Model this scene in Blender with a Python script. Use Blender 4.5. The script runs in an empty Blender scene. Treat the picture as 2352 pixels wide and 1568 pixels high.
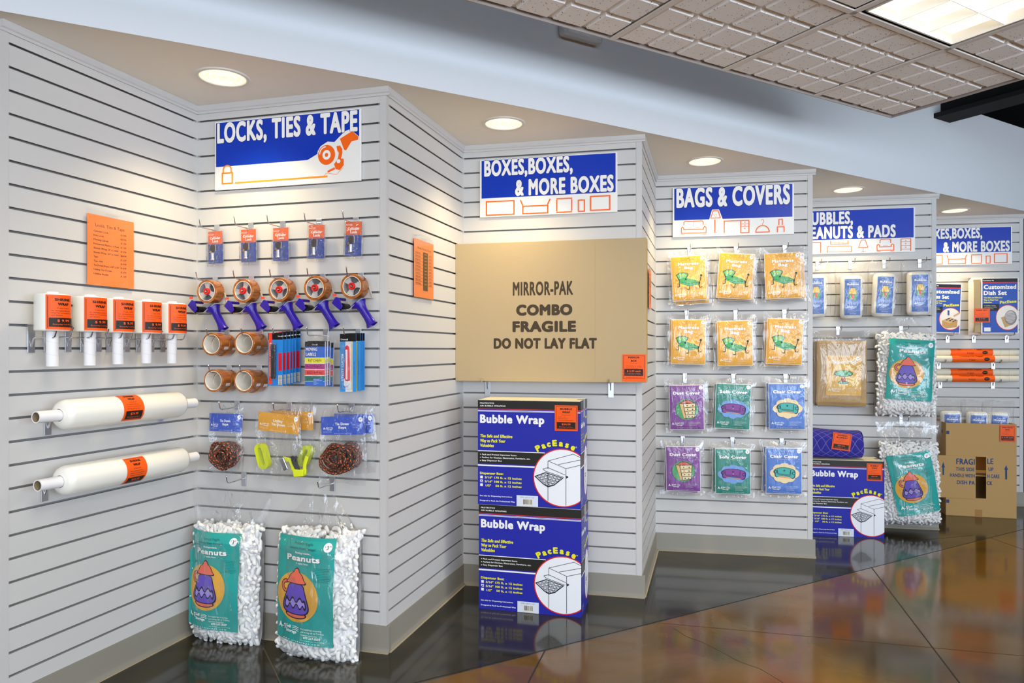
import bpy, bmesh, math, random
from mathutils import Vector, Matrix, Euler
from mathutils.geometry import tessellate_polygon
from math import sin, cos, pi, sqrt, atan2, radians

# ------------------------------------------------------------------ camera, sky, lights, exposure
SC = bpy.context.scene
COL = SC.collection
F, CX, CY, EYE = 1630.0, 1176.0, 803.0, 1.23        # focal length in pixels, principal point, eye height
cam_d = bpy.data.cameras.new('camera'); cam = bpy.data.objects.new('camera', cam_d); COL.objects.link(cam)
cam_d.sensor_width = 36.0; cam_d.lens = 36.0*F/2352; cam_d.shift_y = (CY-784)/2352; cam_d.clip_start = .05
cam.location = (0, 0, EYE); cam.rotation_euler = (pi/2, 0, 0)
SC.camera = cam
SC.view_settings.view_transform = 'Standard'; SC.view_settings.look = 'None'
SC.view_settings.gamma = 1.0; SC.view_settings.use_curve_mapping = False
SC.view_settings.exposure = -0.27
SC.cycles.use_denoising = True
SC.cycles.max_bounces = 7; SC.cycles.diffuse_bounces = 4; SC.cycles.glossy_bounces = 4
SC.cycles.transparent_max_bounces = 40; SC.cycles.transmission_bounces = 4
SC.cycles.sample_clamp_indirect = 4.0
SC.cycles.caustics_reflective = False; SC.cycles.caustics_refractive = False
world = bpy.data.worlds.new('world'); SC.world = world; world.use_nodes = True
world.node_tree.nodes['Background'].inputs[0].default_value = (.75, .84, 1, 1)
world.node_tree.nodes['Background'].inputs[1].default_value = 2.2
U = Vector((.8637, .5040, 0)); V = Vector((.5040, -.8637, 0)); K = Vector((0, 0, 1))   # along the shop front / out from it
def uv(u, v, z=0): return U*u + V*v + K*z
UV_ANG = atan2(U.y, U.x)
def area(name, loc, rot, sx, sy, power, color, spread=180):
    l = bpy.data.lights.new(name, 'AREA'); l.shape = 'RECTANGLE'; l.size = sx; l.size_y = sy
    l.energy = power; l.color = color; l.spread = radians(spread)
    o = bpy.data.objects.new(name, l); COL.objects.link(o); o.location = loc; o.rotation_euler = rot
    return o
# daylight through the shop windows across the room (area faces -V)
for u0 in (-4.6, -1.5, 1.6, 4.7):
    area('window_daylight', uv(u0, 4.35, 1.55), Euler((pi/2+.42, 0, UV_ANG)), 2.9, 1.7, 142, (.74, .86, 1.0))
# high clerestory daylight above the hung ceiling
for u0 in (-3, 3): area('clerestory_daylight', uv(u0, 4.3, 3.35), Euler((pi/2, 0, UV_ANG)), 5.5, .7, 42, (.58, .80, 1.0))
DOWN = [(-1.133, 2.781), (-.039, 3.348), (1.092, 4.02), (2.24, 4.73), (3.394, 5.44)]
HC = 2.298
for (x, y) in DOWN:
    l = bpy.data.lights.new('downlight_lamp', 'SPOT'); l.energy = 66; l.color = (1, .80, .47)
    l.spot_size = radians(116); l.spot_blend = 1.0; l.shadow_soft_size = .07
    o = bpy.data.objects.new('downlight_lamp', l); COL.objects.link(o); o.location = (x, y, HC-.012)

# ------------------------------------------------------------------ materials
def s2l(c): return c/12.92 if c <= .04045 else ((c+.055)/1.055)**2.4
def hexc(h):
    h = h.lstrip('#'); return tuple(s2l(int(h[i:i+2], 16)/255) for i in (0, 2, 4)) + (1,)
_M = {}
def mat(h, rough=.5, metal=0, name=None, spec=.5, coat=0, emit=0, bump=0, bscale=200):
    key = (h, rough, metal, spec, coat, emit, bump, bscale)
    if key in _M: return _M[key]
    m = bpy.data.materials.new(name or 'mat_'+h.lstrip('#')); m.use_nodes = True
    b = m.node_tree.nodes['Principled BSDF']; c = hexc(h)
    b.inputs['Base Color'].default_value = c; b.inputs['Roughness'].default_value = rough
    b.inputs['Metallic'].default_value = metal; b.inputs['Specular IOR Level'].default_value = spec
    b.inputs['Coat Weight'].default_value = coat; b.inputs['Coat Roughness'].default_value = .08
    if emit:
        b.inputs['Emission Color'].default_value = c; b.inputs['Emission Strength'].default_value = emit
    nt = m.node_tree
    if bump:
        tc = nt.nodes.new('ShaderNodeTexCoord'); n = nt.nodes.new('ShaderNodeTexNoise'); n.inputs['Scale'].default_value = bscale
        bp = nt.nodes.new('ShaderNodeBump'); bp.inputs['Strength'].default_value = bump; bp.inputs['Distance'].default_value = .002
        nt.links.new(tc.outputs['Object'], n.inputs['Vector']); nt.links.new(n.outputs['Fac'], bp.inputs['Height'])
        nt.links.new(bp.outputs['Normal'], b.inputs['Normal'])
    _M[key] = m; return m
def film(name, gloss=.08, haze=.05, wr=.5, scale=9, rough=.1, tint='#ffffff', stretch=(1, 1, .35), fres=.8):
    m = bpy.data.materials.new(name); m.use_nodes = True; nt = m.node_tree; nt.nodes.clear(); L = nt.links.new
    out = nt.nodes.new('ShaderNodeOutputMaterial')
    tr = nt.nodes.new('ShaderNodeBsdfTransparent'); tr.inputs[0].default_value = hexc(tint)
    gl = nt.nodes.new('ShaderNodeBsdfGlossy'); gl.inputs['Roughness'].default_value = rough
    df = nt.nodes.new('ShaderNodeBsdfDiffuse'); df.inputs[0].default_value = (.9, .9, .92, 1)
    tc = nt.nodes.new('ShaderNodeTexCoord'); mp = nt.nodes.new('ShaderNodeMapping'); mp.inputs['Scale'].default_value = stretch
    n = nt.nodes.new('ShaderNodeTexNoise'); n.inputs['Scale'].default_value = scale; n.inputs['Detail'].default_value = 4
    n.inputs['Distortion'].default_value = 1.6
    bp = nt.nodes.new('ShaderNodeBump'); bp.inputs['Strength'].default_value = wr; bp.inputs['Distance'].default_value = .03
    L(tc.outputs['Object'], mp.inputs[0]); L(mp.outputs[0], n.inputs['Vector']); L(n.outputs['Fac'], bp.inputs['Height'])
    L(bp.outputs['Normal'], gl.inputs['Normal'])
    lw = nt.nodes.new('ShaderNodeLayerWeight'); lw.inputs['Blend'].default_value = .12; L(bp.outputs['Normal'], lw.inputs['Normal'])
    ma = nt.nodes.new('ShaderNodeMath'); ma.operation = 'MULTIPLY_ADD'; ma.inputs[1].default_value = fres; ma.inputs[2].default_value = gloss
    ma.use_clamp = True; L(lw.outputs['Fresnel'], ma.inputs[0])
    m1 = nt.nodes.new('ShaderNodeMixShader'); m1.inputs[0].default_value = haze; L(tr.outputs[0], m1.inputs[1]); L(df.outputs[0], m1.inputs[2])
    m2 = nt.nodes.new('ShaderNodeMixShader'); L(ma.outputs[0], m2.inputs[0]); L(m1.outputs[0], m2.inputs[1]); L(gl.outputs[0], m2.inputs[2])
    L(m2.outputs[0], out.inputs[0]); return m
FILM = film('bag_film', .06, .02, .65, 11, fres=.4)
FILM_BIG = film('sack_film', .07, .02, .7, 7, fres=.45)
ACRYL = film('clear_acrylic', .02, .008, .05, 3, .05, fres=.15)
BLISTER = film('blister_plastic', .035, .012, .5, 26, .06, stretch=(1, 1, 1), fres=.5)
CHROME = mat('#d8d8dc', .16, 1.0, 'chrome'); ZINC = mat('#c9cbd0', .3, .9, 'zinc_plate')
WHITE = mat('#f2f2ee', .55, name='white_plastic')

# ------------------------------------------------------------------ mesh helpers
class MB:
    def __init__(s): s.v = []; s.f = []; s.mi = []; s.uv = None; s.cur = 0
    def m(s, i): s.cur = i; return s
    def add(s, vs, fs, mi=None):
        o = len(s.v); s.v += [tuple(p) for p in vs]; s.f += [tuple(i+o for i in f) for f in fs]
        s.mi += [s.cur if mi is None else mi]*len(fs); return s
    def box(s, x0, x1, y0, y1, z0, z1, M=None):
        vs = [Vector((x, y, z)) for z in (z0, z1) for y in (y0, y1) for x in (x0, x1)]
        if M: vs = [M @ p for p in vs]
        return s.add(vs, [(0, 2, 3, 1), (4, 5, 7, 6), (0, 1, 5, 4), (2, 6, 7, 3), (0, 4, 6, 2), (1, 3, 7, 5)])
    def rings(s, rs, closed=True, cap0=True, cap1=True):
        n = len(rs[0]); vs = [p for r in rs for p in r]; fs = []
        for i in range(len(rs)-1):
            for j in range(n if closed else n-1):
                k = (j+1) % n; fs.append((i*n+j, i*n+k, (i+1)*n+k, (i+1)*n+j))
        if cap0: fs.append(tuple(reversed(range(n))))
        if cap1: fs.append(tuple(range((len(rs)-1)*n, len(rs)*n)))
        return s.add(vs, fs)
    def lathe(s, prof, n=24, O=(0, 0, 0), axis='Z', caps=False):
        rs = []
        for r, h in prof:
            ring = []
            for k in range(n):
                a = 2*pi*k/n; x, y = r*cos(a), r*sin(a)
                ring.append({'Z': (O[0]+x, O[1]+y, O[2]+h), 'Y': (O[0]+x, O[1]+h, O[2]-y), 'X': (O[0]+h, O[1]+x, O[2]+y)}[axis])
            rs.append(ring)
        return s.rings(rs, True, caps, caps)
    def tube(s, path, r, n=8, caps=True, flat=None):
        P = [Vector(p) for p in path]; rs = []; up = None
        for i, p in enumerate(P):
            t = (P[min(i+1, len(P)-1)]-P[max(i-1, 0)]).normalized()
            if up is None:
                up = Vector((0, 0, 1)) if abs(t.z) < .9 else Vector((1, 0, 0))
            a = (up - t*up.dot(t)).normalized(); b = t.cross(a); up = a
            ra = r[i] if isinstance(r, (list, tuple)) else r
            rs.append([p + a*(ra*cos(2*pi*k/n)) + b*((flat or 1)*ra*sin(2*pi*k/n)) for k in range(n)])
        return s.rings(rs, True, caps, caps)
    def prism(s, pts, y0, y1):                    # outline in XZ, thickness along Y
        n = len(pts)
        vs = [(x, y0, z) for x, z in pts] + [(x, y1, z) for x, z in pts]
        fs = [tuple(range(n)), tuple(reversed(range(n, 2*n)))] + [(i, i+n, (i+1) % n+n, (i+1) % n) for i in range(n)]
        return s.add(vs, fs)
    def grid(s, fn, nu, nv, closed_u=False):
        vs = [fn(i/nu, j/nv) for j in range(nv+1) for i in range(nu+(0 if closed_u else 1))]
        w = nu if closed_u else nu+1
        fs = [(j*w+i, j*w+(i+1) % w, (j+1)*w+(i+1) % w, (j+1)*w+i) for j in range(nv) for i in range(nu)]
        return s.add(vs, fs)
    def mesh(s, name, mats, smooth=None):
        me = bpy.data.meshes.new(name); me.from_pydata(s.v, [], s.f)
        for m_ in (mats if isinstance(mats, (list, tuple)) else [mats]): me.materials.append(m_)
        me.polygons.foreach_set('material_index', s.mi)
        bm = bmesh.new(); bm.from_mesh(me); bmesh.ops.recalc_face_normals(bm, faces=bm.faces); bm.to_mesh(me); bm.free()
        if s.uv:
            ul = me.uv_layers.new(name='UVMap')
            for lp in me.loops: ul.data[lp.index].uv = s.uv[lp.vertex_index]
        if smooth is not None:
            for p in me.polygons: p.use_smooth = True
            me.set_sharp_from_angle(angle=radians(smooth))
        me.update(); return me
    def build(s, name, mats, parent=None, smooth=None, bevel=0):
        return obj(name, s.mesh(name, mats, smooth), parent, bevel)
def obj(name, me, parent=None, bevel=0):
    o = bpy.data.objects.new(name, me); COL.objects.link(o)
    if parent is not None: o.parent = parent
    if bevel:
        b = o.modifiers.new('bevel', 'BEVEL'); b.width = bevel; b.segments = 2; b.limit_method = 'ANGLE'
    return o
def tag(o, label=None, cat=None, group=None, kind=None):
    if label: o['label'] = label
    if cat: o['category'] = cat
    if group: o['group'] = group
    if kind: o['kind'] = kind
    return o
def thing(name, label=None, cat=None, group=None, loc=(0, 0, 0), rz=0, ry=0):
    o = bpy.data.objects.new(name, None); COL.objects.link(o); o.empty_display_size = .05
    o.location = loc; o.rotation_euler = (0, ry, rz); return tag(o, label, cat, group)
def kids(o): return [c for c in bpy.data.objects if c.parent == o]
def copy_tree(o, parent=None):
    c = o.copy(); COL.objects.link(c); c.parent = parent
    for ch in kids(o): copy_tree(ch, c)
    return c
def place(o, wall, s, off, z, ry=0, rz=0):
    o.location = wall.P(s, off, z); o.rotation_euler = (0, ry, wall.ang+rz); return o

# ------------------------------------------------------------------ flat print: lettering and pictures as thin coloured layers
_T = {}
def text_mesh(body, res, sp=0):
    key = (body, res, sp)
    if key in _T: return _T[key]
    cu = bpy.data.curves.new('t', 'FONT'); cu.body = body; cu.resolution_u = res; cu.fill_mode = 'FRONT'; cu.space_character = 1+sp
    o = bpy.data.objects.new('t', cu); me = o.to_mesh()
    vs = [(v.co.x, v.co.y) for v in me.vertices]; fs = [tuple(p.vertices) for p in me.polygons]
    o.to_mesh_clear(); bpy.data.objects.remove(o); bpy.data.curves.remove(cu)
    if not vs: vs = [(0, 0)]
    x0 = min(v[0] for v in vs); x1 = max(v[0] for v in vs)
    _T[key] = ([(x-x0, y) for x, y in vs], fs, x1-x0); return _T[key]
def caph(res): return max(v[1] for v in text_mesh('H', res)[0])
def smooth(pts, n=2):
    for _ in range(n):
        out = []
        for i in range(len(pts)):
            (x0, y0), (x1, y1) = pts[i], pts[(i+1) % len(pts)]; out += [(x0*.75+x1*.25, y0*.75+y1*.25), (x0*.25+x1*.75, y0*.25+y1*.75)]
        pts = out
    return pts
class Art:
    """prints in design units (x right, y DOWN, size W x H) onto a sheet w x h metres centred on the local origin, facing -Y"""
    EPS = .0001
    def __init__(s, w, h, W, H, warp=None, rough=.45, base=1):
        s.w, s.h, s.W, s.H = w, h, W, H; s.warp = warp; s.layer = base; s.mb = MB(); s.cols = []; s.rough = rough
    def _c(s, c):
        if c not in s.cols: s.cols.append(c)
        return s.cols.index(c)
    def _put(s, pts, fs, c):
        L = s.layer; out = []
        for (x, y) in pts:
            X = (x/s.W-.5)*s.w; Z = (.5-y/s.H)*s.h
            out.append(s.warp(X, Z, L*s.EPS*4) if s.warp else (X, -L*s.EPS, Z))
        s.mb.add(out, fs, s._c(c))
    def up(s, n=.6): s.layer += n; return s
    def rect(s, x0, y0, x1, y1, c, n=None):
        s.up(); nx = ny = 1
        if s.warp:
            nx = max(1, int(abs(x1-x0)/s.W*24+.99)); ny = max(1, int(abs(y1-y0)/s.H*30+.99))
        pts = [(x0+(x1-x0)*i/nx, y0+(y1-y0)*j/ny) for j in range(ny+1) for i in range(nx+1)]
        fs = [(j*(nx+1)+i, (j+1)*(nx+1)+i, (j+1)*(nx+1)+i+1, j*(nx+1)+i+1) for j in range(ny) for i in range(nx)]
        s._put(pts, fs, c); return s
    def poly(s, pts, c):
        s.up()
        if not s.warp: s._put(pts, [tuple(range(len(pts)))], c); return s
        tri = tessellate_polygon([[Vector((x, y, 0)) for x, y in pts]]); P = list(pts); lim = s.W*.07; st = [tuple(t) for t in tri]; out = []
        mids = {}
        def mid(a, b):
            k = (min(a, b), max(a, b))
            if k not in mids: P.append(((P[a][0]+P[b][0])/2, (P[a][1]+P[b][1])/2)); mids[k] = len(P)-1
            return mids[k]
        while st:
            a, b, c_ = st.pop(); e = [(math.hypot(P[p][0]-P[q][0], P[p][1]-P[q][1]), i) for i, (p, q) in enumerate(((a, b), (b, c_), (c_, a)))]
            l, i = max(e)
            if l <= lim: out.append((a, b, c_)); continue
            if i == 0: m = mid(a, b); st += [(a, m, c_), (m, b, c_)]
            elif i == 1: m = mid(b, c_); st += [(a, b, m), (a, m, c_)]
            else: m = mid(c_, a); st += [(a, b, m), (m, b, c_)]
        s._put(P, out, c); return s
    def ell(s, cx, cy, rx, ry, c, n=36, rings=None):
        s.up(); k = rings or (4 if s.warp else 1); pts = [(cx, cy)]; fs = []
        for q in range(1, k+1):
            pts += [(cx+rx*q/k*cos(2*pi*i/n), cy+ry*q/k*sin(2*pi*i/n)) for i in range(n)]
        for i in range(n): fs.append((0, 1+i, 1+(i+1) % n))
        for q in range(1, k):
            a = 1+(q-1)*n; b = 1+q*n
            for i in range(n): fs.append((a+i, b+i, b+(i+1) % n, a+(i+1) % n))
        s._put(pts, fs, c); return s
    def ring(s, cx, cy, r0, r1, c, n=36, a0=0, a1=360, sy=1):
        s.up(); full = abs(a1-a0) >= 360; pts = []
        for i in range(n+1):
            a = radians(a0+(a1-a0)*i/n); pts += [(cx+r0*cos(a), cy+sy*r0*sin(a)), (cx+r1*cos(a), cy+sy*r1*sin(a))]
        s._put(pts, [(2*i, 2*i+1, 2*i+3, 2*i+2) for i in range(n)], c); return s
    def line(s, pts, wd, c, closed=False, keep=False):
        if not keep: s.up()
        P = list(pts)+([pts[0]] if closed else []); fs = []; vs = []
        for i in range(len(P)-1):
            (x0, y0), (x1, y1) = P[i], P[i+1]; d = math.hypot(x1-x0, y1-y0) or 1
            ex, ey = (x1-x0)/d*wd/2, (y1-y0)/d*wd/2
            a = ex if (i > 0 or closed) else 0; b_ = ey if (i > 0 or closed) else 0
            c1 = ex if (i < len(P)-2 or closed) else 0; c2 = ey if (i < len(P)-2 or closed) else 0
            k = len(vs)
            vs += [(x0-a*.7-ey, y0-b_*.7+ex), (x1+c1*.7-ey, y1+c2*.7+ex), (x1+c1*.7+ey, y1+c2*.7-ex), (x0-a*.7+ey, y0-b_*.7-ex)]
            s.layer += .06; s._put(vs[-4:], [(0, 1, 2, 3)], c)
        return s
    def box(s, x0, y0, x1, y1, wd, c): return s.line([(x0, y0), (x1, y0), (x1, y1), (x0, y1)], wd, c, True)
    def text(s, t, x, y, h, c, w=None, bold=.0, al='l', rot=0, res=2, sk=0, out=None, ow=.03, shadow=None):
        """x,y = baseline start (or centre/right end); h = capital height; w = width"""
        L0 = s.layer
        if out: s._text(t, x, y, h, out, w, bold+ow, al, rot, res, sk, bold)
        if shadow: s._text(t, x+h*.07, y+h*.07, h, shadow, w, bold, al, rot, res, sk, bold)
        s._text(t, x, y, h, c, w, bold, al, rot, res, sk, bold); s.layer = L0+.3; return s
    def _text(s, t, x, y, h, c, w, bold, al, rot, res, sk, ref):
        s.up(); vs, fs, W0 = text_mesh(t, res, (.12 if res >= 4 else .07) if ref >= .03 else 0)
        k = h/(caph(res)+1.2*ref); kx = (w/(W0+2*ref)) if w else k*.92; wid = (W0+2*ref)*kx
        dx = {'l': 0, 'c': -wid/2, 'r': -wid}[al]+ref*kx
        ca, sa = cos(radians(rot)), sin(radians(rot))
        kk = k/kx if w else 1; bx = bold*min(1.25, max(.8, kk)) if ref >= .03 else bold
        if bold <= .012: offs = [(0, 0)]
        elif h/s.H*s.h < .004 and res == 1: offs = [(-bx*.7, 0), (bx*.7, 0)]
        elif bold <= .03: offs = [(-bx, -bold*.5), (bx, bold*.5), (-bx, bold*.5), (bx, -bold*.5)]
        elif res >= 3: offs = [(0, 0)]+[(bx*cos(pi*(q_+.5)/4), bold*.9*sin(pi*(q_+.5)/4)) for q_ in range(8)]
        else: offs = [(-bx, -bold*.6), (-bx, bold*.6), (-bx/3, -bold*.6), (bx/3, bold*.6), (bx, -bold*.6), (bx, bold*.6)]
        for io, (ox, oy) in enumerate(offs):
            pts = []; s.layer += .08
            for vx, vy in vs:
                vx_, vy_ = vx+ox, vy+oy+.6*ref; px = vx_*kx+dx+sk*vy_*k; py = -vy_*k
                pts.append((x+px*ca+py*sa, y-px*sa+py*ca))
            s._put(pts, fs, c)
    def fine(s, x, y, w, n, dy, c, hh=None, seed=1, al='l', words=None):
        """lines of print too small to read"""
        R = random.Random(seed)
        base = words or ['For helpful tips on packing', 'and storing call our Toll-Free', 'Customer Service Line:', 'reuse and recycle', 'made of sturdy film', 'keeps out dust and soil']
        for i in range(n):
            t = base[i % len(base)]; ww = w*min(1, len(t)/max(len(q_) for q_ in base[:n]))
            s.text(t, x if al == 'l' else (x+w/2 if al == 'c' else x+w), y+i*dy, hh or dy*.55, c, w=ww, al=al, res=1)
        return s
    def build(s, name, parent, y=0, x=0, z=0):
        o = s.mb.build(name, [mat(c, s.rough, spec=.25) for c in s.cols], parent); o.location = (x, y, z); return o

# ------------------------------------------------------------------ walls as frames
class Wall:
    def __init__(s, A, B):
        s.A = Vector((A[0], A[1], 0)); s.B = Vector((B[0], B[1], 0)); s.L = (s.B-s.A).length
        s.t = (s.B-s.A).normalized(); s.n = Vector((s.t.y, -s.t.x, 0)); s.ang = atan2(s.t.y, s.t.x)
    def P(s, a, off, z): return s.A + s.t*a + s.n*off + K*z
    def hit(s, px, py, off=0):
        """where the sight line of a photo pixel meets the plane `off` metres in front of this wall: (along, height)"""
        d = Vector(((px-CX)/F, 1, 0)); o = s.A + s.n*off
        den = d.x*s.n.x + d.y*s.n.y; k = (o.x*s.n.x+o.y*s.n.y)/den
        p = d*k; return (p-s.A).dot(s.t), EYE+(CY-py)/F*k
C0, C1, C2, C3, C4 = (-1.655, 2.29), (-1.386, 3.125), (-.512, 2.888), (-.2564, 3.731), (.6454, 3.53)
C5, C6, C7, C8, C9, C10 = (.885, 4.371), (1.7796, 4.204), (2.02, 5.04), (2.907, 4.865), (3.14, 5.745), (4.031, 5.597)
WA1, WB1, WA2, WB2, WA3, WB3, WA4, WB4, WA5, WB5 = [Wall(a, b) for a, b in zip(
    [C0, C1, C2, C3, C4, C5, C6, C7, C8, C9], [C1, C2, C3, C4, C5, C6, C7, C8, C9, C10])]
SLOT0, PITCH, SLOTH = 2.232, .0767, .0085
def slot(z): return SLOT0 - PITCH*round((SLOT0-z)/PITCH)
# ------------------------------------------------------------------ floor
def floor_mat():
    m = bpy.data.materials.new('stained_concrete'); m.use_nodes = True; nt = m.node_tree; L = nt.links.new
    b = nt.nodes['Principled BSDF']; N = nt.nodes.new
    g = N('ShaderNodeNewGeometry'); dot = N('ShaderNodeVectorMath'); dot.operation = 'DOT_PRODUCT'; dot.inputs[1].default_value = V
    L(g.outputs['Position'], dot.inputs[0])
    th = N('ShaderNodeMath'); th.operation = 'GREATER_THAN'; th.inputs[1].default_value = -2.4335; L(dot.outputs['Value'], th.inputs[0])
    def noise(sc, det, dist=0):
        n = N('ShaderNodeTexNoise'); n.inputs['Scale'].default_value = sc; n.inputs['Detail'].default_value = det
        n.inputs['Distortion'].default_value = dist; L(g.outputs['Position'], n.inputs['Vector']); return n
    def ramp(n, stops):
        r = N('ShaderNodeValToRGB'); e = r.color_ramp.elements
        e[0].position, e[0].color = stops[0][0], hexc(stops[0][1]); e[1].position, e[1].color = stops[-1][0], hexc(stops[-1][1])
        for p, c in stops[1:-1]:
            q = e.new(p); q.color = hexc(c)
        L(n.outputs['Fac'], r.inputs[0]); return r
    n1 = noise(1.3, 6, .8); n2 = noise(2.1, 7, 1.2); n3 = noise(60, 3)
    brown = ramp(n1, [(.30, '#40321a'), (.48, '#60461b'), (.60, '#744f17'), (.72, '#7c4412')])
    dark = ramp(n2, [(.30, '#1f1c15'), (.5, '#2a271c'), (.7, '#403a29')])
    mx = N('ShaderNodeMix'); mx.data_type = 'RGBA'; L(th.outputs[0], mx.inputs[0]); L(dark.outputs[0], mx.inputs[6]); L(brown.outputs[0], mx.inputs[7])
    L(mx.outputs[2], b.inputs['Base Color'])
    r = N('ShaderNodeMapRange'); r.inputs[3].default_value = .07; r.inputs[4].default_value = .17; L(n2.outputs['Fac'], r.inputs[0]); L(r.outputs[0], b.inputs['Roughness'])
    bp = N('ShaderNodeBump'); bp.inputs['Strength'].default_value = .06; bp.inputs['Distance'].default_value = .002
    n4 = noise(9, 2); L(n4.outputs['Fac'], bp.inputs['Height']); L(bp.outputs['Normal'], b.inputs['Normal'])
    b.inputs['Specular IOR Level'].default_value = .42
    b.inputs['Coat Weight'].default_value = .08; b.inputs['Coat Roughness'].default_value = .05; b.inputs['Coat IOR'].default_value = 1.55
    return m
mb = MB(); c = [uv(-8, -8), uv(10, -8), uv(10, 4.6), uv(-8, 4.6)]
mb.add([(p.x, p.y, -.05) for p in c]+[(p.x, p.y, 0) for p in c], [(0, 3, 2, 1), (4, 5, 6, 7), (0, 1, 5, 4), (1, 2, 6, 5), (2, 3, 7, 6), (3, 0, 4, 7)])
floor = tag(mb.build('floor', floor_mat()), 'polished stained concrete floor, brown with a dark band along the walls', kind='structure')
def fl(px, py): k = F*EYE/(py-CY); return ((px-CX)/F*k, k)
def joint(pts, w, c='#1c150d'):
    mb = MB(); P = [Vector((x, y, 0)) for x, y in pts]
    for a, b in zip(P, P[1:]):
        d = (b-a).normalized(); n = Vector((-d.y, d.x, 0))*w/2
        mb.add([a-n+K*.0005, b-n+K*.0005, b+n+K*.0005, a+n+K*.0005], [(0, 1, 2, 3)])
    return mb.build('floor_joint', mat(c, .6), floor)
def ext(p, q, a=2.0, b=2.0):
    p, q = Vector(p), Vector(q); d = (q-p).normalized(); return [tuple(p-d*a), tuple(q+d*b)]
joint(ext(fl(1252, 1492), fl(2352, 1215), 6, 3), .005, '#14110c')
joint([fl(2002, 1303), ext(fl(2002, 1303), fl(2204, 1568), 0, 4)[1]], .006)
joint([fl(1252, 1493), ext(fl(1252, 1493), fl(1213, 1568), 0, 4)[1]], .006)
joint([fl(1512, 1430), ext(fl(1512, 1430), fl(2352, 1506), 0, 2)[1]], .003, '#3a2a16')
joint([fl(607, 1491), ext(fl(607, 1491), fl(644, 1568), 0, 2)[1]], .005, '#4a4430')
R_ = random.Random(3); ck = [(1545, 1441), (1578, 1462), (1612, 1474), (1648, 1492), (1668, 1503), (1700, 1520), (1745, 1535), (1790, 1562), (1830, 1590)]
joint([fl(x, y) for x, y in ck], .0025, '#3a2a16')
joint([fl(2270, 1233), fl(2352, 1262)], .003, '#3a2a16')
joint([fl(2105, 1241), fl(2235, 1229)], .003, '#1a1610')

# ------------------------------------------------------------------ slatwall bays
SLAT = mat('#cfcdca', .42, name='slat_laminate', spec=.35)
TRIMM = mat('#cccac8', .45, name='trim_laminate'); GROOVE = mat('#8f8d8b', .6, name='groove_grey')
BASEM = mat('#8d887c', .5, name='vinyl_base'); CAULK = mat('#b5a68a', .7, name='caulk')
BASEH = .107
def slatwall(w, name, label, left_trim=.012, right_trim=.027, end_post=False):
    root = MB().box(0, w.L, .019, .035, BASEH-.01, HC).build(name, GROOVE); root.location = w.A; root.rotation_euler.z = w.ang
    tag(root, label, kind='structure')
    zs = [SLOT0-PITCH*k for k in range(28)]
    x0, x1 = left_trim, w.L-right_trim
    hs = PITCH-SLOTH
    def prof(a, b): return MB().rings([[(x, 0, a), (x, .0045, a), (x, .0055, a+.008), (x, .019, a+.008), (x, .019, b-.001), (x, 0, b)] for x in (x0, x1)])
    std = prof(-hs/2, hs/2).mesh('slat', SLAT)
    for k in range(27):
        o = obj('slat', std, root); o.location = (0, 0, (zs[k]+zs[k+1])/2)
    for a, b in ((SLOT0+SLOTH/2, HC), (BASEH, zs[-1]-SLOTH/2)):
        prof(a, b).build('slat', SLAT, root)
    if left_trim: MB().box(0, left_trim, -.0015, .0192, BASEH, HC).build('corner_trim', TRIMM, root)
    if right_trim: MB().box(w.L-right_trim, w.L+.0015, -.0015, .0192, BASEH, HC).build('corner_trim', TRIMM, root)
    # crown strip with a small roll
    cr = MB(); pr = [(0, HC-.034), (-.006, HC-.034), (-.008, HC-.026), (-.013, HC-.022), (-.017, HC-.012), (-.017, HC-.0005), (0, HC-.0005)]
    ex = .017; cr.rings([[(-ex if False else 0, y, z) for y, z in pr], [(w.L+(ex if end_post else 0), y, z) for y, z in pr]])
    cr.build('crown_strip', TRIMM, root)
    return root
def base(w, idx, over=0):
    mb = MB(); pr = [(.01, BASEH), (-.004, BASEH), (-.005, BASEH-.004), (-.005, .02), (-.008, .01), (-.016, .002), (-.016, 0), (.01, 0)]
    mb.rings([[(0, y, z) for y, z in pr], [(w.L+over, y, z) for y, z in pr]])
    o = mb.build('baseboard_'+idx, BASEM, None, 50); o.location = w.A; o.rotation_euler.z = w.ang; tag(o, 'grey vinyl cove base under %s slat wall' % idx, kind='structure')
    c = MB().box(-.0, w.L+over, -.021, -.014, 0, .003).build('caulk_line', CAULK, o)
names = [(WA1, 'first_side', 'grey slat wall at the left edge holding the white wrap rolls', .03, .002), (WB1, 'first_front', 'grey slat wall with the locks, ties and tape', .002, .027),
    (WA2, 'second_side', 'grey slat wall behind the second price list', .008, .002), (WB2, 'second_front', 'grey slat wall behind the large mirror carton', .002, .027),
    (WA3, 'third_side', 'narrow seen grey slat wall right of the mirror carton', .008, .002), (WB3, 'third_front', 'grey slat wall hung with bags and covers', .002, .027),
    (WA4, 'fourth_side', 'hidden return slat wall of fourth bay', .008, .002), (WB4, 'fourth_front', 'grey slat wall with bubbles, peanuts and pads', .002, .027),
    (WA5, 'fifth_side', 'hidden return slat wall of last bay', .008, .002), (WB5, 'fifth_front', 'grey slat wall behind the dish box at far right', .002, .027)]
for w, nm, lb, lt, rt in names:
    slatwall(w, 'wall_'+nm, lb, lt, rt, 'front' in nm); base(w, nm, .016 if 'front' in nm else 0)
# plain return wall running left from the first bay, hidden outside the frame
WB0 = Wall((C0[0]-1.2, C0[1]+.33), C0)
slatwall(WB0, 'wall_left_return', 'slat wall return outside the left edge'); base(WB0, 'left_return')
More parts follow.
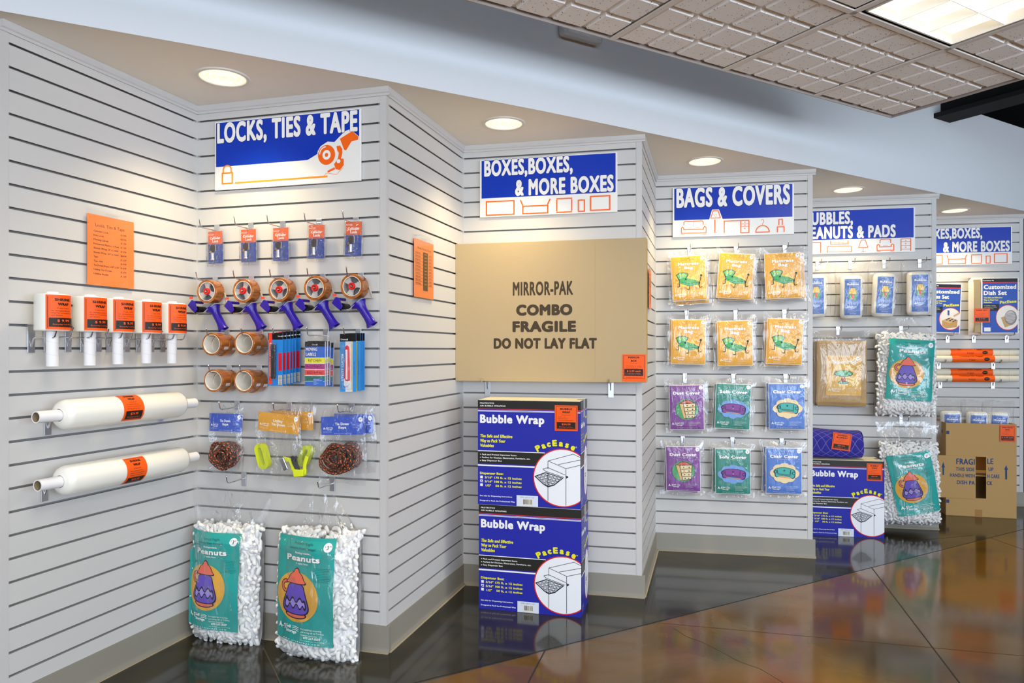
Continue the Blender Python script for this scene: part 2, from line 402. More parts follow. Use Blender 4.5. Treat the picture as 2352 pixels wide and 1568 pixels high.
# ------------------------------------------------------------------ soffit and bulkhead
PAINT = mat('#e6e8ea', .7, name='bulkhead_paint', bump=.25, bscale=160); SOFF = mat('#f6f0e2', .8, name='soffit_paint')
def pz(px, py): k = (HC-EYE)*F/(CY-py); return ((px-CX)/F*k, k)
edge = [(-3.1, 1.37), pz(0, 24), pz(450, 104), pz(900, 187), pz(1240, 253), pz(1560, 319), pz(1869, 383), pz(2110, 434), pz(2352, 484), (5.6, 6.55)]
back = [(5.6, 7.2), C10, C9, C8, C7, C6, C5, C4, C3, C2, C1, C0, (-3.1, 2.7)]
pl = edge+back; mb = MB(); n = len(pl)
mb.add([(x, y, HC) for x, y in pl], [tuple(range(n))]); so = mb.build('ceiling_soffit', SOFF); tag(so, 'cream painted soffit over the slat wall bays', kind='structure')
# push the lamp openings into the soffit with a thin ring overlay (lamps below), so no boolean is needed
mb = MB(); TOPZ = 2.93
for a, b in zip(edge, edge[1:]):
    mb.add([(a[0], a[1], HC-.001), (b[0], b[1], HC-.001), (b[0], b[1], TOPZ), (a[0], a[1], TOPZ)], [(0, 1, 2, 3)])
    d = Vector((b[0]-a[0], b[1]-a[1], 0)).normalized(); nn = Vector((-d.y, d.x, 0))*.12
    mb.add([(a[0], a[1], TOPZ), (b[0], b[1], TOPZ), (b[0]+nn.x, b[1]+nn.y, TOPZ), (a[0]+nn.x, a[1]+nn.y, TOPZ)], [(0, 1, 2, 3)])
tag(mb.build('wall_bulkhead', PAINT), 'pale painted bulkhead running above the slat wall bays', kind='structure')
BLK = mat('#0b0b0c', .85, name='black_plenum')
q = [uv(-8, -8, 3.9), uv(10, -8, 3.9), uv(10, 4.7, 3.9), uv(-8, 4.7, 3.9)]
tag(MB().add(q+[p+K*.1 for p in q], [(0, 1, 2, 3), (4, 5, 6, 7), (0, 1, 5, 4), (1, 2, 6, 5), (2, 3, 7, 6), (3, 0, 4, 7)]).build('ceiling', BLK), 'black painted upper ceiling', kind='structure')
WALLP = mat('#c9cbcc', .8, name='room_paint')
def uvwall(name, u0, v0, u1, v1, z0=0, z1=3.9, m=WALLP, th=.1):
    a, b = uv(u0, v0), uv(u1, v1); d = (b-a).normalized(); nn = Vector((-d.y, d.x, 0))*th
    pts = [a, b, b+nn, a+nn]; mb = MB()
    mb.add([p+K*z0 for p in pts]+[p+K*z1 for p in pts], [(0, 1, 2, 3), (4, 5, 6, 7), (0, 1, 5, 4), (1, 2, 6, 5), (2, 3, 7, 6), (3, 0, 4, 7)])
    return tag(mb.build(name, m), kind='structure')
uvwall('wall_west', -8, 4.6, -8, -8); uvwall('wall_east', 10, -8, 10, 4.6, m=mat('#5a5a5c', .8)); uvwall('wall_north', -8, -8, 10, -8, m=BLK)
uvwall('wall_window_sill', -8, 4.5, 10, 4.5, 0, .12); uvwall('wall_window_head', -8, 4.5, 10, 4.5, 2.46, 2.95); uvwall('wall_clerestory_head', -8, 4.5, 10, 4.5, 3.75, 3.9)
for k in range(5): uvwall('window_%d' % (k+1), -6.2+3.1*k, 4.5, -6.08+3.1*k, 4.5, .12, 2.46, mat('#3a3a3c', .4))
uvwall('wall_window_left', -8, 4.5, -6.2, 4.5, .12, 2.46); uvwall('wall_window_right', 6.3, 4.5, 10, 4.5, .12, 2.46)
# ------------------------------------------------------------------ hung grid ceiling
ZC = 2.44; VE = -2.19; UE = 3.56; T = .61
def tile_mat():
    m = bpy.data.materials.new('fissured_tile'); m.use_nodes = True; nt = m.node_tree; L = nt.links.new; b = nt.nodes['Principled BSDF']; N = nt.nodes.new
    g = N('ShaderNodeNewGeometry'); v = N('ShaderNodeTexVoronoi'); v.inputs['Scale'].default_value = 75; L(g.outputs['Position'], v.inputs['Vector'])
    n = N('ShaderNodeTexNoise'); n.inputs['Scale'].default_value = 45; L(g.outputs['Position'], n.inputs['Vector'])
    a = N('ShaderNodeMath'); a.operation = 'MULTIPLY_ADD'; a.inputs[1].default_value = .32; L(n.outputs['Fac'], a.inputs[0]); a.inputs[2].default_value = -.02
    lt = N('ShaderNodeMath'); lt.operation = 'LESS_THAN'; L(v.outputs['Distance'], lt.inputs[0]); L(a.outputs[0], lt.inputs[1])
    mx = N('ShaderNodeMix'); mx.data_type = 'RGBA'; mx.inputs[6].default_value = hexc('#fbf9f8'); mx.inputs[7].default_value = hexc('#6b665f'); L(lt.outputs[0], mx.inputs[0])
    L(mx.outputs[2], b.inputs['Base Color']); b.inputs['Roughness'].default_value = .9; return m
TILE = tile_mat(); TEE = mat('#e6dfd8', .5, name='tee_paint'); TEE2 = mat('#e9e3dd', .8, name='tile_groove')
cloud = thing('suspended_ceiling', 'white suspended ceiling of square scored tiles with bright recessed troffer', 'ceiling grid', loc=uv(UE, VE, ZC), rz=UV_ANG)
cloud['kind'] = 'structure'
# local axes: +x = U, +y = -V ; tiles run to -x and -y
tm = MB(); g = .019; q = T/4
tm.m(1).box(-T+.006, -.006, -T+.006, -.006, .012, .024)
tm.m(0)
for i in range(4):
    for j in range(4):
        x0, y0 = -q*(i+1)+(g if i == 3 else g/2), -q*(j+1)+(g if j == 3 else g/2); x1, y1 = -q*i-(g if i == 0 else g/2), -q*j-(g if j == 0 else g/2)
        b_ = .004; lo = [(x0+b_, y0+b_), (x1-b_, y0+b_), (x1-b_, y1-b_), (x0+b_, y1-b_)]; hi = [(x0, y0), (x1, y0), (x1, y1), (x0, y1)]
        tm.add([(x, y, 0) for x, y in lo]+[(x, y, .012) for x, y in hi], [(0, 1, 2, 3), (0, 1, 5, 4), (1, 2, 6, 5), (2, 3, 7, 6), (3, 0, 4, 7)])
tmesh = tm.mesh('ceiling_tile', [TILE, TEE2])
NI, NJ = 12, 9
skip = {(1, 1), (1, 2)}
def cellpos(i, j): return (-T*i, -T*j, 0)
for i in range(NI):
    for j in range(NJ):
        if (i, j) in skip: continue
        o = obj('ceiling_tile', tmesh, cloud); o.location = cellpos(i, j)
tx = MB().box(-T*NI, 0, -.012, .012, -.004, .002).mesh('grid_tee', TEE); ty = MB().box(-.012, .012, -T*NJ, 0, -.004, .002).mesh('grid_tee', TEE)
for j in range(1, NJ):
    if j == 2:
        for a, b in ((-T*NI, -T*2), (-T, 0)):
            MB().box(a, b, -.012, .012, -.004, .002).build('grid_tee', TEE, cloud).location = (0, -T*j, 0)
        continue
    obj('grid_tee', tx, cloud).location = (0, -T*j, 0)
for i in range(1, NI): obj('grid_tee', ty, cloud).location = (-T*i, 0, 0)
MB().box(-T*NI, .004, -.001, .004, -.006, .045).build('edge_channel', mat('#a59b95', .5), cloud)
MB().box(-.0, .004, -T*NJ, .004, -.006, .045).build('edge_channel', mat('#a59b95', .5), cloud)
MB().box(-T*NI, 0, -T*NJ, 0, .045, .05).build('tile_backing', BLK, cloud)
# troffer: two by four fixture with parabolic cells
EMI = mat('#fff6e2', .5, name='lamp_glow', emit=1.25); LOUV = mat('#f4f2ea', .4, 0, 'louvre_white', emit=.45)
X1, X0, Y1, Y0 = -T, -2*T, -T, -3*T

tro = thing('troffer_light', 'bright recessed square-celled ceiling light with black gap in the tile grid', 'light', loc=uv(UE, VE, ZC), rz=UV_ANG)
g1 = .028
mb = MB()
for a, b, c_, d in ((X0, X1, Y0, Y0+g1), (X0, X1, Y1-g1, Y1), (X0, X0+g1, Y0, Y1), (X1-g1, X1, Y0, Y1)): mb.box(a, b, c_, d, .008, .02)
mb.build('shadow_gap', BLK, tro)
fx0, fx1, fy0, fy1 = X0+g1, X1-g1, Y0+g1, Y1-g1
mb = MB()
for a, b, c_, d in ((fx0, fx1, fy0, fy0+.006), (fx0, fx1, fy1-.006, fy1), (fx0, fx0+.006, fy0, fy1), (fx1-.006, fx1, fy0, fy1)): mb.box(a, b, c_, d, -.003, .038)
mb.build('frame', mat('#f2efe8', .4), tro)
MB().box(fx0, fx1, fy0, fy1, .038, .043).build('housing', EMI, tro)
lou = MB()
for k in range(1, 3):
    x = fx0+(fx1-fx0)*k/3; lou.prism([(x-.0015, 0), (x+.0015, 0), (x+.012, .036), (x-.012, .036)], fy0, fy1)
for k in range(1, 6):
    y = fy0+(fy1-fy0)*k/6; lou.add([(fx0, y-.0015, 0), (fx0, y+.0015, 0), (fx0, y+.012, .036), (fx0, y-.012, .036), (fx1, y-.0015, 0), (fx1, y+.0015, 0), (fx1, y+.012, .036), (fx1, y-.012, .036)], [(0, 1, 2, 3), (4, 5, 6, 7), (0, 1, 5, 4), (1, 2, 6, 5), (2, 3, 7, 6), (3, 0, 4, 7)])
lou.build('louvre', LOUV, tro)
def troffer_lamp(u, v, p=26):
    l = bpy.data.lights.new('troffer_lamp', 'AREA'); l.shape = 'RECTANGLE'; l.size = .5; l.size_y = 1.1; l.energy = p; l.color = (1, .93, .80)
    o = bpy.data.objects.new('troffer_lamp', l); COL.objects.link(o); o.location = uv(u, v, ZC-.004); o.rotation_euler = (0, 0, UV_ANG); return o
troffer_lamp(UE-1.5*T, VE+2*T)
for u, v in ((UE-5.5*T, VE+2*T), (UE-9.5*T, VE+2*T), (UE-1.5*T, VE+6*T), (UE-5.5*T, VE+6*T)): troffer_lamp(u, v)
# ------------------------------------------------------------------ recessed downlights
for i, ((x, y), lb) in enumerate(zip(DOWN, ['above the locks, ties and tape sign', 'above the mirror carton bay', 'above the bags and covers bay', 'above the bubbles and peanuts sign', 'furthest, above the dish box bay'])):
    d = thing('recessed_downlight', 'round recessed soffit light with cream glow, '+lb, 'light', 'recessed lights in the soffit', (x, y, HC))
    MB().lathe([(.086, -.003), (.089, -.006), (.099, -.005), (.103, 0), (.103, .0005)], 40).build('trim_ring', mat('#e4dfd4', .4), d, 40)
    MB().lathe([(.0865, -.004), (.07, -.0015), (.0001, -.001)], 40).build('lens', mat('#fff2cf', .3, emit=.82), d, 60)
    rr = MB()
    for r in (.075, .052, .03): rr.lathe([(r, -.0042), (r-.003, -.0062), (r-.006, -.0042)], 32)
    rr.build('reflector_ribs', mat('#fffaf0', .2, emit=.62), d, 60)
# black beam and duct above the grid at far right
b0 = Vector((2.848, 4.83, 0)); 
bm_ = thing('black_beam', 'black painted roof beam running out from the bulkhead beyond the tile grid', 'beam', loc=(b0.x, b0.y, 0), rz=UV_ANG)
MB().box(0, .20, -6.5, .3, 2.80, 2.83).build('flange', BLK, bm_); MB().box(.085, .115, -6.5, .3, 2.83, 3.3).build('web', BLK, bm_)
fx = Vector((.22, 3.34, 0)); fw = thing('emergency_light_box', 'small white light box on the bulkhead above the grid edge', 'light', loc=(.208, 3.210, 2.645), rz=atan2(.432, .723))
MB().box(0, .22, -.05, 0, 0, .09).build('housing', mat('#cfd3d8', .4), fw, bevel=.012); MB().box(.02, .20, -.056, -.049, .01, .05).build('diffuser', mat('#eef1f4', .2), fw)
# ------------------------------------------------------------------ colours
BLU, ORG, TAG, INK = '#0a37b4', '#ff6a1c', '#ff5f17', '#241c18'
TEAL, YEL, PUR, GRN, SKY = '#2fa39c', '#f0a62c', '#84429a', '#1c8a7b', '#4f7fd4'
KRAFT = '#b7a27e'
def cmat(h=KRAFT):
    return mat(h, .75, name='kraft_card', bump=.15, bscale=90, spec=.25)
# ------------------------------------------------------------------ little pictures
def pot(a, cx, cy, s, sx=1.2):
    def P(pts): return [(cx+x*s*sx, cy+y*s) for x, y in smooth(pts)]
    D = '#33303c'
    a.ring(cx-70*s*sx, cy-60*s, 18*s, 44*s, D, 24, 80, 300, 1.1); a.ring(cx-70*s*sx, cy-60*s, 24*s, 38*s, '#e4735c', 24, 80, 300, 1.1)
    a.ell(cx+5*s*sx, cy+135*s, 76*s*sx, 30*s, D); a.ell(cx+5*s*sx, cy+137*s, 66*s*sx, 20*s, '#e4735c')
    body = [(-42, -90), (52, -90), (66, -30), (84, 40), (92, 80), (82, 112), (50, 128), (-40, 128), (-76, 112), (-86, 80), (-76, 30), (-55, -30)]
    a.poly(P([(x*1.1, y*1.05+1) for x, y in body]), D); a.poly(P(body), '#6a55b8')
    a.poly(P([(-66, 12), (-56, 2), (-44, 34), (-34, 42), (-22, 8), (-8, 2), (6, 36), (16, 40), (28, 8), (44, 2), (56, 34), (70, 12), (82, 60), (80, 90), (68, 100), (56, 62), (46, 92), (32, 96), (20, 62), (8, 62), (-4, 94), (-18, 94), (-30, 62), (-40, 64), (-50, 96), (-66, 98), (-78, 80)]), D)
    a.poly(P([(-60, 26), (-48, 44), (-32, 52), (-20, 24), (-8, 16), (4, 44), (18, 50), (30, 24), (42, 16), (54, 44), (66, 34), (74, 62), (70, 84), (58, 50), (44, 82), (34, 84), (20, 52), (8, 52), (-6, 82), (-16, 82), (-30, 52), (-40, 54), (-52, 84), (-64, 84), (-70, 66)]), '#a08fd8')
    lid = [(-46, -92), (-62, -96), (-46, -116), (-34, -150), (-10, -168), (-6, -186), (8, -196), (20, -186), (24, -168), (46, -150), (58, -116), (74, -98), (60, -90)]
    a.poly(P([(x*1.12-1, (y+140)*1.12-140) for x, y in lid]), D); a.poly(P(lid), '#e8705a')
def chaise(a, cx, cy, s):
    D = '#1d3b34'
    def P(pts): return [(cx+x*s, cy+y*s) for x, y in pts]
    a.poly(P([(-150, -40), (-95, -70), (-90, -30), (-20, -80), (10, -30), (100, -75), (70, -20), (140, 20), (90, 30), (110, 90), (30, 60), (-10, 105), (-40, 60), (-130, 85), (-90, 30), (-160, 10), (-110, -5)]), '#f8c832')
    a.poly(P([(-138, -72), (-100, -94), (-40, -96), (0, -76), (-8, -50), (-26, -28), (60, -8), (122, 26), (116, 46), (0, 64), (-104, 20), (-112, -10)]), D)
    a.poly(P([(-130, -68), (-98, -87), (-42, -88), (-8, -73), (-30, -36), (-100, -20), (-112, -30)]), '#58b56c')
    a.poly(P([(-100, -14), (-60, -38), (-20, -30), (50, -8), (110, 24), (4, 36), (-96, 6)]), '#4aa862')
    a.poly(P([(-98, 10), (4, 40), (110, 30), (108, 42), (4, 58), (-96, 20)]), '#57b586')
    a.line(P([(-112, -50), (-92, -78), (-84, -48), (-66, -80), (-56, -48), (-40, -78), (-30, -52)]), 5*s, '#d8d84c')
    a.ell(cx-34*s, cy-18*s, 10*s, 10*s, D, 14); a.ell(cx+136*s, cy-50*s, 12*s, 12*s, D, 14)
    for pts in ([(-108, 10), (-104, 60), (-120, 66), (-128, 58)], [(4, 60), (0, 96), (-12, 100), (-20, 90)], [(108, 40), (114, 82), (134, 82), (140, 72)], [(106, 40), (124, 0), (136, -50)]):
        a.line(P(pts), 7*s, D)
def dresser(a, cx, cy, s):
    def P(pts): return [(cx+x*s, cy+y*s) for x, y in pts]
    D = '#3a2f2a'
    a.ell(cx, cy, 96*s, 92*s, '#48a868')
    a.poly(P([(-62, -54), (-40, -70), (-20, -84), (0, -86), (26, -84), (50, -70), (74, -52)]), D)
    a.poly(P([(-56, -56), (-18, -78), (24, -78), (66, -54)]), '#e0604e')
    a.poly(P([(-70, -56), (78, -58), (66, 74), (-24, 84)]), D)
    a.poly(P([(-64, -52), (-34, -48), (-12, 76), (-26, 78)]), '#e8b878'); a.poly(P([(-28, -48), (72, -52), (62, 68), (-6, 76)]), '#f0dcae')
    for k in range(1, 4):
        y = -50+32*k; a.line(P([(-24+5*k, y+2), (70-2*k, y-4)]), 5*s, D)
    for k in range(4):
        for x in (2+4*k, 50-2*k): a.ell(cx+x*s, cy+(-34+32*k)*s, 5*s, 5*s, D, 10)
def sofa(a, cx, cy, s, body='#8a4f9e', cloud='#7aa6e0', wide=1.0):
    D = '#31324a'
    for dx, dy, r in ((-80, 0, 34), (-50, -34, 34), (0, -44, 36), (50, -34, 34), (84, 0, 34), (50, 34, 30), (0, 44, 32), (-50, 34, 30)):
        a.ell(cx+dx*s*wide, cy+dy*s, r*s*1.2, r*s, cloud, 18)
    a.ell(cx, cy, 90*s*wide, 44*s, cloud, 24)
    def P(pts): return [(cx+x*s*wide, cy+y*s) for x, y in pts]
    o = [(-96, -22), (-70, -40), (-20, -48), (40, -44), (90, -30), (100, -8), (92, 36), (62, 42), (58, 28), (-50, 18), (-52, 30), (-84, 30), (-88, -4)]
    a.poly(P(smooth(o)), D); a.poly(P(smooth([(x*.93, y*.9-1) for x, y in o])), body)
    a.poly(P([(-66, 0), (58, 10), (56, 20), (-54, 10)]), D); a.poly(P([(-62, 3), (56, 13), (54, 17), (-54, 7)]), body)
    a.ring(cx-82*s*wide, cy-12*s, 9*s, 13*s, D, 16); a.ring(cx+82*s*wide, cy-2*s, 9*s, 13*s, D, 16)
    a.line(P([(-66, -30), (-60, 0)]), 4*s, D); a.line(P([(54, -30), (50, 6)]), 4*s, D); a.line(P([(-10, -22), (6, -22)]), 4*s, D); a.line(P([(-2, -30), (-2, -14)]), 4*s, D)
    a.line(P([(-54, 24), (56, 34)]), 4*s, '#e28a3c')
def cakestand(a, cx, cy, s):
    a.poly([(cx-90*s, cy-90*s), (cx+40*s, cy-80*s), (cx+110*s, cy-20*s), (cx+80*s, cy+90*s), (cx-60*s, cy+100*s)], '#f2c23c')
    D = '#33463c'
    a.ell(cx, cy+64*s, 54*s, 18*s, D); a.ell(cx, cy+62*s, 46*s, 12*s, '#58b07c')
    a.poly([(cx-20*s, cy-20*s), (cx+20*s, cy-20*s), (cx+16*s, cy+20*s), (cx+36*s, cy+58*s), (cx-36*s, cy+58*s), (cx-16*s, cy+20*s)], D)
    a.poly([(cx-14*s, cy-20*s), (cx+14*s, cy-20*s), (cx+11*s, cy+20*s), (cx+28*s, cy+54*s), (cx-28*s, cy+54*s), (cx-11*s, cy+20*s)], '#d8603e')
    a.ell(cx, cy-28*s, 94*s, 34*s, D); a.ell(cx, cy-30*s, 86*s, 26*s, '#5fba7e')
def lampic(a, cx, cy, s):
    D = '#4a4030'
    for dx, dy, r in ((-30, 8, 30), (38, -8, 28), (34, 50, 30), (-34, 66, 26), (20, 92, 26)): a.ell(cx+dx*s, cy+dy*s, r*s, r*s, '#5cab6a', 18)
    a.poly([(cx-18*s, cy+16*s), (cx+18*s, cy+16*s), (cx+18*s, cy+90*s), (cx-18*s, cy+90*s)], '#e0653e')
    o = [(-28, -52), (28, -52), (56, 24), (-56, 24)]
    a.poly([(cx+x*1.1*s, cy+y*1.1*s) for x, y in o], D); a.poly([(cx+x*s, cy+y*s) for x, y in o], '#f6c63a')
def logo(a, x, y, s, c='#ffffff', res=2):
    """A-1 Self Storage mark, x,y = left baseline of A-1, s = height of A-1"""
    a.text('A-', x, y, s, c, w=s*1.22, bold=.035, res=res); a.poly([(x+s*1.52, y), (x+s*1.52, y-s*.72), (x+s*1.36, y-s*.62), (x+s*1.36, y-s*.80), (x+s*1.56, y-s), (x+s*1.72, y-s), (x+s*1.72, y)], c)
    a.text('Self', x+s*1.95, y-s*.45, s*.55, c, w=s*1.25, bold=.02, res=res); a.text('Storage', x+s*1.95, y+s*.32, s*.55, c, w=s*2.5, bold=.02, res=res)
    for k in range(3): a.line([(x+s*3.5, y-s*(.9-.3*k)), (x+s*4.2, y-s*(1.0-.3*k)), (x+s*4.9, y-s*(.8-.3*k))], s*.09, c)
def price(a, x, y, r, t='4', cents='99', c='#ffffff', ink='#4a4a70'):
    a.ell(x, y, r, r, c); a.text('$', x-r*.7, y-r*.05, r*.35, ink, al='l'); a.text(t, x-r*.02, y+r*.42, r*.85, ink, al='c', bold=.02); a.text(cents, x+r*.3, y-r*.02, r*.4, ink, w=r*.5)
def url(a, cx, y, h, w, c='#ffffff'): a.text('w w w . a 1 s t o r a g e . c o m', cx, y, h, c, w=w, al='c')
def logo_card(a, W, H, title, two=None, body='', top=True, p='4', pc='99', sub=None):
    """the common layout of the bag cards on a W x H sheet (W 360, H 480)"""
    if top:
        a.text('Protects against soil', W*.5, 24, 9, INK, w=W*.42, al='c', res=1); a.text('and water damage!', W*.5, 42, 9, INK, w=W*.42, al='c', res=1)
    price(a, W-26, 26, 21, p, pc)
    a.text(title, W*.5, 98, 32, '#ffffff', w=W*(.62 if two else .80), al='c', bold=.045, out='#a87e55', ow=.02)
    if two: a.text(two, W*.5, 140, 32, '#ffffff', w=W*.27, al='c', bold=.045, out='#a87e55', ow=.02)
    if sub: a.text(sub, W*.5, 114, 8, '#ffffff', w=W*.3, al='c', res=1)
    a.fine(W*.82, 134, W*.10, 5, 8, INK, 3, words=['strong bag', 'made of film', 'fits most', 'reusable', 'sizes'])
    logo(a, W*.05, H-48, 26); a.fine(W*.56, H-76, W*.36, 5, 10, '#ffffff', 5, 4); url(a, W*.5, H-12, 8, W*.62)

# ------------------------------------------------------------------ hooks
def hook(w, px, py, off=.11, r=.0024, plate=False, z=None, group='chrome display hooks on the slat walls', label=None, dropz=0):
    """straight chrome peg; px,py = photo pixel of the back plate"""
    s, zz = w.hit(px, py, 0); zz = slot(zz) if z is None else z
    h = thing('display_hook', label, 'hook', group, rz=w.ang); h.location = w.P(s, 0, zz)
    y0 = -.0025
    b = MB().box(-.0125, .0125, y0, .009, -.003, .003); b.box(-.0125, .0125, y0-.0012, y0+.0008, -.012, .0045); b.build('back_clip', ZINC, h, bevel=.0008)
    zp = -.024-dropz
    MB().box(-.011, .011, y0-.0015, y0+.0006, -.055-dropz if plate else -.034, -.010).build('back_plate', ZINC, h, bevel=.001)
    e = off
    MB().tube([(0, y0, zp), (0, -e+.02, zp), (0, -e+.012, zp+.002), (0, -e+.006, zp+.009), (0, -e, zp+.030)], r, 8).build('prong', CHROME, h, 40)
    MB().lathe([(0.0001, .0045), (.0034, .003), (.0036, 0), (.0001, -.002)], 10, (0, -e, zp+.030)).build('tip', CHROME, h, 60)
    return h, s, zz+zp
# ------------------------------------------------------------------ orange price card
def price_tag(parent, w, h, lines, price_s, small='Everyday Low Price', y=-.001, x=0, z=0, rot=0, warp=None, sub=None, body=None):
    t = MB().box(-w/2, w/2, -.0006, .0006, -h/2, h/2) if not warp else None
    a = Art(w, h, 150, 170, warp, .45, base=2 if not warp else 1)
    a.rect(0, 0, 150, 170, TAG); a.box(9, 9, 141, 161, 2.4, INK)
    y_ = 30
    for l in lines: a.text(l, 75, y_, 13, INK, w=min(104, 13*len(l)), al='c', bold=.05); y_ += 22
    a.text(sub or '12" wide x 100 ft.', 75, y_-6, 6, INK, w=56, al='c', res=1)
    a.fine(24, y_+6, 100, 3, 11, INK, 5, 3, words=body or ['Bundle or roll', 'Dispenses every 12"', 'Convenient self-dispensing box'])
    a.rect(14, 112, 136, 156, INK); a.text(price_s, 75, 132, 12, TAG, w=min(110, 9.5*len(price_s)), al='c', bold=.03)
    a.text(small, 75, 147, 6.5, TAG, w=90, al='c', res=1)
    o = a.build('price_card', parent, y, x, z); o.rotation_euler.y = rot; tag(o, 'orange price card'); return o
# ------------------------------------------------------------------ film shapes
def sheet_bag(name, parent, w, h, d, mat_=None, nx=14, nz=18, seed=1, top=0, y=0, x=0, z=0, taper=0, wr=.0025):
    """pillow of clear film, centred; d = depth at its middle"""
    R = random.Random(seed); ph = [R.uniform(0, 6.28) for _ in range(8)]; fr = [R.uniform(9, 26) for _ in range(8)]
    def prof(u, v):
        ex = 1-abs(2*u-1)**3; ez = 1-abs(2*v-1)**5
        if v > 1-top: ez *= max(0, (1-v)/max(top, 1e-6))**.7
        return max(0, ex)**.6*max(0, ez)**.5
    def wav(u, v, sgn):
        X = (u-.5)*w; Z = (v-.5)*h
        s = sum(sin(fr[i]*X*7+ph[i]+sgn*2)*sin(fr[i+4]*Z*4+ph[i+4]) for i in range(4))/4
        s += .9*sin(38*(X+.35*Z*(1 if seed % 2 else -1))+ph[0])*max(0, v-.55)
        return s*wr
    def f(sgn):
        def g(u, v):
            k = 1+taper*(v-.5); e = wav(u, v, sgn)
            xx = (u-.5)*w*k + .004*sin(9*v+ph[2]+seed)*(1 if abs(u-.5) > .3 else 0)
            zz = (v-.5)*h + .005*sin(8*u+ph[3])*(1 if abs(v-.5) > .4 else 0)
            return (x+xx, y+sgn*(d/2*prof(u, v)+.0008)+e*(prof(u, v)*.7+.3), z+zz)
        return g
    mb = MB().grid(f(-1), nx, nz).grid(f(1), nx, nz)
    o = mb.build(name, mat_ or FILM, parent, 180); tag(o, 'clear plastic film'); return o
# ------------------------------------------------------------------ header signs
def sign(w, x0, y0, x1, y1, nm, label, W, H, art):
    (s0, za), (s1, zb) = w.hit(x0, y0, .014), w.hit(x1, y1, .014); wd, ht = s1-s0, za-zb
    t = thing('header_sign', label, 'sign', 'blue header signs high on the slat walls'); place(t, w, (s0+s1)/2, .013, (za+zb)/2)
    MB().box(-wd/2, wd/2, 0, .009, -ht/2, ht/2).build('sign_board', mat('#f4f3ee', .35), t, bevel=.001)
    for x_ in (-wd/2+.03, wd/2-.07): MB().box(x_, x_+.04, .009, .013, -ht/2+.02, ht/2-.02).build('mounting_strip', TRIMM, t)
    a = Art(wd, ht, W, H, rough=.3, base=2); art(a); tag(a.build('printed_face', t), 'printed blue and orange sign face'); return t
WH = '#f7f6f2'
def sgt(a, t, x, y, h, w): a.text(t, x, y+2, h*1.05, WH, w=w, bold=.044, res=4, out='#0a2370', ow=.022)
def art_locks(a):
    a.poly([(8, 6), (872, 6), (872, 168), (822, 120), (790, 128), (730, 188), (690, 182), (650, 206), (632, 236), (630, 252), (572, 284), (8, 284)], BLU)
    sgt(a, 'LOCKS, TIES & TAPE', 16, 132, 118, 846)
    O = ORG; a.ell(684, 262, 50, 60, O, 40); a.ell(684, 262, 24, 29, WH, 30); a.ell(684, 262, 10, 12, O, 20); a.ring(680, 256, 33, 39, WH, 20, 180, 270, 1.2)
    a.poly([(762, 172), (832, 132), (868, 168), (866, 186), (828, 194), (798, 244), (786, 240)], O)
    a.poly([(742, 214), (762, 212), (776, 234), (776, 262), (768, 290), (784, 294), (784, 332), (762, 360), (738, 352), (728, 322), (750, 290), (756, 256), (746, 240), (744, 226)], O)
    a.ell(754, 306, 11, 12, WH, 18); a.poly([(730, 340), (736, 352), (694, 370), (688, 360)], O)
    a.line([(664, 392), (684, 372), (742, 384), (782, 346)], 2, O)
    a.box(49, 326, 112, 392, 9, '#f58a1a'); a.ring(80, 306, 21, 29, '#f58a1a', 24, 180, 360, 1.05); a.line([(55, 304), (55, 328)], 8, '#f58a1a'); a.line([(105, 304), (105, 328)], 8, '#f58a1a')
    a.line([(130, 392), (690, 392)], 10, '#fb9a1e')
def art_boxes(a):
    a.rect(15, 6, 1116, 326, BLU); sgt(a, 'BOXES,BOXES,', 38, 138, 126, 735); sgt(a, '& MORE BOXES', 300, 314, 126, 800)
    O = ORG; a.box(56, 356, 290, 470, 11, O); a.box(364, 408, 570, 470, 11, O); a.line([(344, 354), (364, 402)], 11, O); a.line([(590, 354), (568, 402)], 11, O)
    for p in ([(648, 358), (760, 358)], [(648, 470), (760, 470)], [(644, 366), (644, 462)], [(766, 366), (766, 462)]): a.line(p, 10, O)
    for x, y, d, e in ((640, 354, 10, 9), (770, 354, -10, 9), (640, 474, 10, -9), (770, 474, -10, -9)): a.line([(x, y), (x+d, y+e)], 7, O)
    a.box(820, 378, 868, 470, 10, O); a.box(918, 352, 1070, 466, 11, O)
